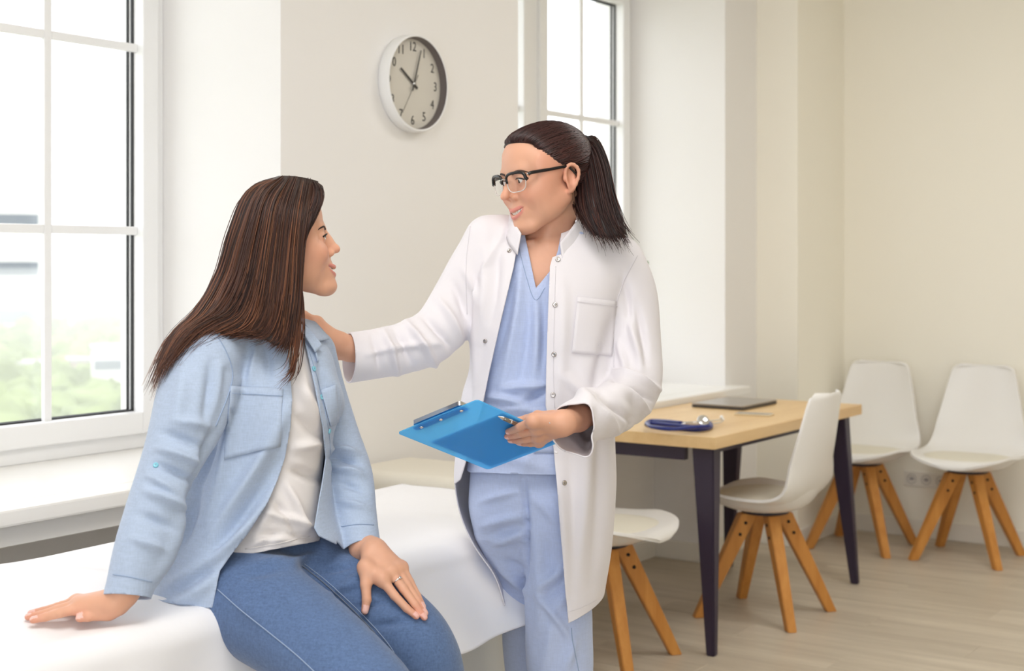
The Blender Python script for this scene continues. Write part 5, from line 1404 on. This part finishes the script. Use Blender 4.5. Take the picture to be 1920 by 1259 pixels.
# bare ankles and feet
for lg in (legL, legR):
    a = np.array(lg[-1][:3]); c = a + np.array([.01, -.01, -.10]); f = Field()
    f.cone(a, .034, c, .030, 0); f.cone(c + [0, 0, -.02], .030, c + [.09, -.06, -.06], .026, .02); f.cone(c + [-.015, .01, -.02], .028, c + [-.02, .015, -.045], .026, .02)
    V, F = f.mesh(c - .2, c + .2, .006); parts.append((V, F, SKIN))
V, F, C = cat_mesh(parts); pat.add('body', V, F, M['skin'], col=C)
face_features(pat, PR, PT, PS, (0.0, -.97, .22), (52, 34, 30), psurf)
rc, rd = RING; rd = rd / np.linalg.norm(rd); ra = np.cross(rd, tn); ra /= np.linalg.norm(ra); rb = np.cross(ra, rd)
rg_ = thing('ring', tuple(rc[:2]), 'small silver ring on the finger of the seated person', 'ring')
V, F = tube_mesh([rc + .0094 * (math.cos(t) * ra + math.sin(t) * rb) for t in np.linspace(0, 2 * math.pi, 25)], .0014, 8, False); rg_.add('band', V, F, M['chrome'])
V, F = tube_mesh([rc + rb * s * .0098, rc + rb * s * .0128] if False else [rc - rb * -.0094, rc + rb * .0128], [.0032, .0022], 8); rg_.add('stone', V, F, M['chrome'])

# ---- white tee
f = Field()
f.loft([row(1060, 385, 592, 2.76, .128), row(1020, 390, 600, 2.76, .130), row(960, 405, 602, 2.76, .122), row(900, 420, 602, 2.765, .110), row(840, 432, 608, 2.77, .108), row(770, 440, 618, 2.775, .114), row(710, 440, 615, 2.78, .104), row(665, 450, 600, 2.785, .080), row(635, 470, 580, 2.79, .056)], 0)
V, F = f.mesh((-.64, 2.58, .72), (-.30, 2.94, 1.22), .0045); N = normals(V, F)
fs = segp([(500, 960, 590, 990, 2.64, .010, .008), (510, 935, 560, 1000, 2.64, .009, -.006), (540, 910, 575, 1000, 2.65, .009, .008), (470, 1020, 560, 1000, 2.63, .010, .007), (490, 1000, 590, 1008, 2.63, .008, -.007), (560, 720, 600, 790, 2.68, .014, .007), (555, 780, 600, 820, 2.67, .012, -.006), (550, 840, 602, 830, 2.67, .012, .007), (545, 880, 600, 900, 2.67, .012, -.008), (520, 1000, 480, 1035, 2.63, .009, -.005), (565, 680, 575, 760, 2.69, .012, .004), (520, 930, 480, 1010, 2.64, .012, .005)])
V = V + N * (folds(V, fs) + .0022 * vnoise(V, 14, 31, 3))[:, None]
cn = px(520, 640, 2.785); g = np.where(V[:, 2] > 1.17, .058 - np.linalg.norm((V - cn)[:, :2], axis=1), -1); V, F = trim(V, F, g)
X, Y = pix(V); V, F = trim(V, F, Y - (1042 - (X - 455) * .19))
tee = pat.add('tee_shirt', V, F, M['tee'], solid=.002); tsf = Surf(V, F)
seam(pat, 'hem', tsf, [(460, 1030), (520, 1020), (580, 1006)], M['tee'], tee, .0012, 30)

# ---- pale blue shirt, open at the front
f = Field()
f.loft([row(1175, 262, 640, 2.75, .172), row(1130, 268, 640, 2.75, .178), row(1080, 290, 640, 2.755, .184), row(1020, 314, 645, 2.76, .172), row(960, 325, 625, 2.765, .150), row(900, 345, 618, 2.77, .140), row(830, 378, 622, 2.775, .134), row(760, 410, 632, 2.78, .134), row(710, 410, 628, 2.785, .124), row(665, 415, 618, 2.79, .100), row(630, 440, 590, 2.795, .070), row(612, 470, 560, 2.80, .05)], 0)
f.cone(px(470, 630, 2.76), .032, px(395, 662, 2.68), .052, .03); f.cone(px(560, 628, 2.81), .030, px(584, 656, 2.88), .040, .03)
armR_ = [pr(392, 668, 2.67, .056), pr(368, 730, 2.635, .0625), pr(348, 800, 2.60, .060), pr(322, 878, 2.565, .053), pr(290, 960, 2.53, .0485), pr(262, 1040, 2.495, .042), pr(243, 1105, 2.475, .0355), pr(226, 1165, 2.46, .035)]
armL_ = [pr(584, 670, 2.89, .043), pr(600, 730, 2.91, .0445), pr(622, 810, 2.905, .046), pr(652, 890, 2.87, .0435), pr(666, 965, 2.81, .037), pr(677, 1020, 2.765, .0315), pr(688, 1075, 2.73, .031)]
f.chain(armR_, .016, 24, .03); f.chain(armL_, .014, 22, .03)
V, F = f.mesh((-.82, 2.38, .66), (-.20, 3.04, 1.26), .0042); V = smooth(V, F, 1, .5); N = normals(V, F)
fs = segp([
    (300, 840, 378, 870, 2.50, .009, .009), (295, 870, 372, 905, 2.49, .009, -.008), (305, 810, 385, 840, 2.52, .010, -.006), (330, 790, 400, 800, 2.53, .011, .007), (275, 920, 350, 950, 2.47, .010, .008), (262, 965, 325, 990, 2.45, .010, -.006), (250, 1010, 305, 1030, 2.44, .009, .006), (280, 890, 340, 930, 2.48, .009, .006), (345, 700, 330, 800, 2.55, .014, .005), (400, 680, 385, 800, 2.58, .013, -.007), (420, 690, 400, 830, 2.6, .012, .006),
    (430, 700, 360, 960, 2.63, .014, -.010), (455, 720, 395, 980, 2.63, .014, .008), (545, 770, 400, 1010, 2.62, .016, .010), (530, 870, 380, 1080, 2.61, .016, -.009), (520, 920, 400, 1060, 2.60, .014, .010), (470, 1000, 330, 1100, 2.60, .014, .009), (440, 1030, 300, 1130, 2.60, .013, -.008), (400, 1090, 330, 1140, 2.59, .012, .008), (480, 640, 470, 720, 2.68, .012, .006), (500, 640, 505, 720, 2.68, .012, -.005), (350, 960, 300, 1090, 2.6, .013, .008), (375, 930, 330, 1040, 2.61, .012, -.008),
    (622, 840, 670, 850, 2.86, .008, .009), (622, 858, 672, 868, 2.86, .007, -.009), (628, 878, 680, 892, 2.84, .009, .009), (635, 905, 685, 920, 2.82, .009, -.006), (640, 940, 690, 955, 2.79, .009, .006), (620, 700, 640, 800, 2.86, .012, .006), (600, 680, 618, 780, 2.85, .010, -.006)])
V = V + N * (folds(V, fs) + .0026 * vnoise(V, 11, 41, 3))[:, None]
zmin = BZ + .006 + .004 * vnoise(V, 20, 3, 2); V[:, 2] = np.where((V[:, 2] < zmin), zmin, V[:, 2])
a, b = px(240, 1120, 2.472), px(266, 1030, 2.50); V, F = trim(V, F, plane_near(V, a, a - b + np.array([.012, 0, 0]), .085))
a, b = px(680, 1033, 2.758), px(664, 960, 2.815); V, F = trim(V, F, plane_near(V, a, a - b, .075))
X, Y = pix(V)
xl = interp(Y, [(560, 545), (640, 538), (690, 543), (750, 548), (800, 545), (860, 534), (900, 520), (950, 498), (1000, 466), (1035, 438), (1070, 412), (1100, 406), (1165, 393), (1260, 380)])
xr = interp(Y, [(560, 552), (600, 560), (640, 572), (720, 590), (800, 606), (860, 612), (900, 606), (950, 597), (990, 590), (1005, 598), (1025, 640), (1040, 700), (1260, 900)])
front = (np.interp(Y, [600, 800, 1000, 1100], [2.79, 2.79, 2.80, 2.84]) - V[:, 1]) * 2000
g = np.minimum(np.minimum(X - xl, xr - X), front); arm = np.minimum(dist_poly(V, spline([q[:3] for q in armL_], 20)) - .058, dist_poly(V, spline([q[:3] for q in armR_], 20)) - .07) * 2000
V, F = trim(V, F, np.minimum(g, np.where(Y > 760, arm, 9e9)))
cn = px(518, 640, 2.795); g = np.where(V[:, 2] > 1.175, .060 - np.linalg.norm((V - cn)[:, :2], axis=1), -1); V, F = trim(V, F, g)
X, Y = pix(V); hem = np.interp(X, [200, 270, 330, 393, 420, 700], [1128, 1132, 1146, 1165, 1170, 1100]); armn = dist_poly(V, spline([q[:3] for q in armR_], 20)) - .065
V, F = trim(V, F, np.where(armn > 0, Y - hem, -1.0))
shirt = pat.add('open_shirt', V, F, M['shirt'], solid=.0022); shs = Surf(V, F)
patch(pat, 'breast_pocket', shs, [(431, 724), (531, 730), (524, 838), (420, 862)], M['shirt'], shirt, (12, 14), .0026)
seam(pat, 'seam', shs, [(432, 738), (531, 744)], M['shirt_seam'], shirt, .0007, 20, .0048)
patch(pat, 'breast_pocket', shs, [(600, 732), (629, 722), (634, 790), (618, 800)], M['shirt'], shirt, (6, 8), .0024)
seam(pat, 'seam', shs, [(402, 622), (424, 660), (436, 700), (428, 740), (404, 800)], M['shirt_seam'], shirt, .0011, 40)
seam(pat, 'seam', shs, [(212, 1078), (240, 1082), (285, 1092)], M['shirt_seam'], shirt, .0010, 24)
seam(pat, 'seam', shs, [(640, 988), (672, 984), (700, 985)], M['shirt_seam'], shirt, .0010, 24)
seam(pat, 'seam', shs, [(580, 660), (600, 730), (616, 810), (620, 860)], M['shirt_seam'], shirt, .0007, 40)
for x, y in ((603, 745), (617, 809), (621, 870), (292, 873), (588, 692)): button(pat, shs, x, y, M['btn'], shirt, .0050, .003)
# collar: stand and fold-over flap on the far side, hidden by hair on the near side
def flap(P, name, quad, m, parent, n=10, curve=.006):
    q = [np.asarray(v) for v in quad]; V = []; F = []
    for j in range(n + 1):
        for i in range(n + 1):
            u, v = i / n, j / n; p = (1 - v) * ((1 - u) * q[0] + u * q[1]) + v * ((1 - u) * q[3] + u * q[2]); p = p + np.array([0, -curve, curve * .4]) * math.sin(math.pi * v) 
            V.append(p)
    w = n + 1
    for j in range(n):
        for i in range(n): F.append((j * w + i, j * w + i + 1, (j + 1) * w + i + 1, (j + 1) * w + i))
    return P.add(name, np.array(V), np.array(F), m, parent, solid=.003, off=0)
def sh_(x, y, off, d):
    h = shs.hit(x, y, off); return h if h is not None and h[1] < 3.0 else px(x, y, d)
flap(pat, 'collar', [px(560, 596, 2.80), px(590, 604, 2.83), sh_(612, 640, .008, 2.80), sh_(590, 648, .012, 2.75)], M['shirt'], shirt)
flap(pat, 'collar', [px(554, 604, 2.76), sh_(572, 624, .012, 2.75), sh_(597, 656, .012, 2.76), sh_(586, 666, .010, 2.75)], M['shirt'], shirt)
flap(pat, 'placket', [sh_(572, 650, .006, 2.74), sh_(588, 664, .008, 2.74), sh_(592, 680, .006, 2.74), sh_(580, 694, .005, 2.74)], M['shirt'], shirt, 6, .003)

# ---- long hair
def keep_pat(C):
    x, y, z = np.abs(C[:, 0]), C[:, 1], C[:, 2]
    yl = np.interp(z, [-.10, -.05, -.02, .01, .03, .05, .064, .078], [.03, .0, -.015, -.028, -.042, -.052, -.064, -.090])
    return np.maximum(yl - y, -.10 - z)
V, F, capP = hair_cap(keep_pat, PR, PT, PS, .008, back=.076)
hairP = pat.add('hair', V, F, M['hair_d'], col=np.tile(lin((52, 34, 30)), (len(V), 1)), solid=.004)
G = [[(530, 340, 2.86), (480, 366, 2.86), (448, 430, 2.85), (424, 510, 2.83), (384, 585, 2.79), (326, 640, 2.72), (284, 722, 2.66)],
     [(522, 338, 2.80), (468, 366, 2.79), (440, 430, 2.77), (416, 510, 2.75), (374, 585, 2.72), (318, 645, 2.68), (286, 728, 2.63)],
     [(526, 337, 2.78), (480, 366, 2.75), (452, 440, 2.72), (428, 520, 2.70), (388, 590, 2.66), (334, 640, 2.62), (294, 734, 2.585)],
     [(535, 336, 2.765), (500, 376, 2.71), (480, 450, 2.68), (460, 530, 2.665), (430, 588, 2.655), (378, 620, 2.63), (318, 682, 2.59)],
     [(546, 336, 2.755), (520, 388, 2.695), (508, 460, 2.67), (496, 540, 2.66), (480, 598, 2.66), (452, 622, 2.655), (408, 628, 2.63)],
     [(560, 337, 2.755), (545, 398, 2.69), (536, 470, 2.67), (528, 550, 2.66), (520, 602, 2.665), (508, 630, 2.665), (490, 636, 2.66)],
     [(575, 340, 2.765), (564, 400, 2.695), (554, 470, 2.675), (550, 550, 2.67), (545, 605, 2.67), (538, 640, 2.67), (526, 660, 2.665)],
     [(593, 345, 2.775), (582, 395, 2.715), (566, 440, 2.69), (559, 500, 2.685), (558, 560, 2.685), (555, 610, 2.68), (548, 640, 2.675)]]
guides = [[px(*p) for p in g] for g in G]
hair_lock(pat, 'long_hair', guides, hairP, 8, 2600, (52, 34, 30), (112, 72, 50), .005, thick=.016, rr=.0012, nseg=30, fray=.008, tipl=.8)
fr = [[(594, 346, 2.775), (602, 356, 2.755), (600, 378, 2.735), (586, 412, 2.715), (572, 440, 2.705), (563, 480, 2.70)],
      [(586, 342, 2.77), (592, 362, 2.735), (588, 388, 2.715), (574, 420, 2.70), (564, 450, 2.69), (558, 490, 2.688)]]
hair_lock(pat, 'front_lock', [[px(*p) for p in g] for g in fr], hairP, 9, 380, (46, 30, 28), (78, 50, 40), .003, thick=.010, rr=.0011, nseg=22, fray=.004)
st = [[(560, 540, 2.685), (558, 590, 2.68), (552, 640, 2.67), (540, 690, 2.655), (506, 722, 2.645)], [(562, 545, 2.685), (562, 600, 2.68), (560, 650, 2.67), (552, 700, 2.655), (530, 728, 2.645)]]
hair_lock(pat, 'loose_strand', [[px(*p) for p in g] for g in st], hairP, 10, 46, (70, 42, 32), (130, 82, 56), .005, rr=.0011, nseg=22, mass=False, fray=.012)
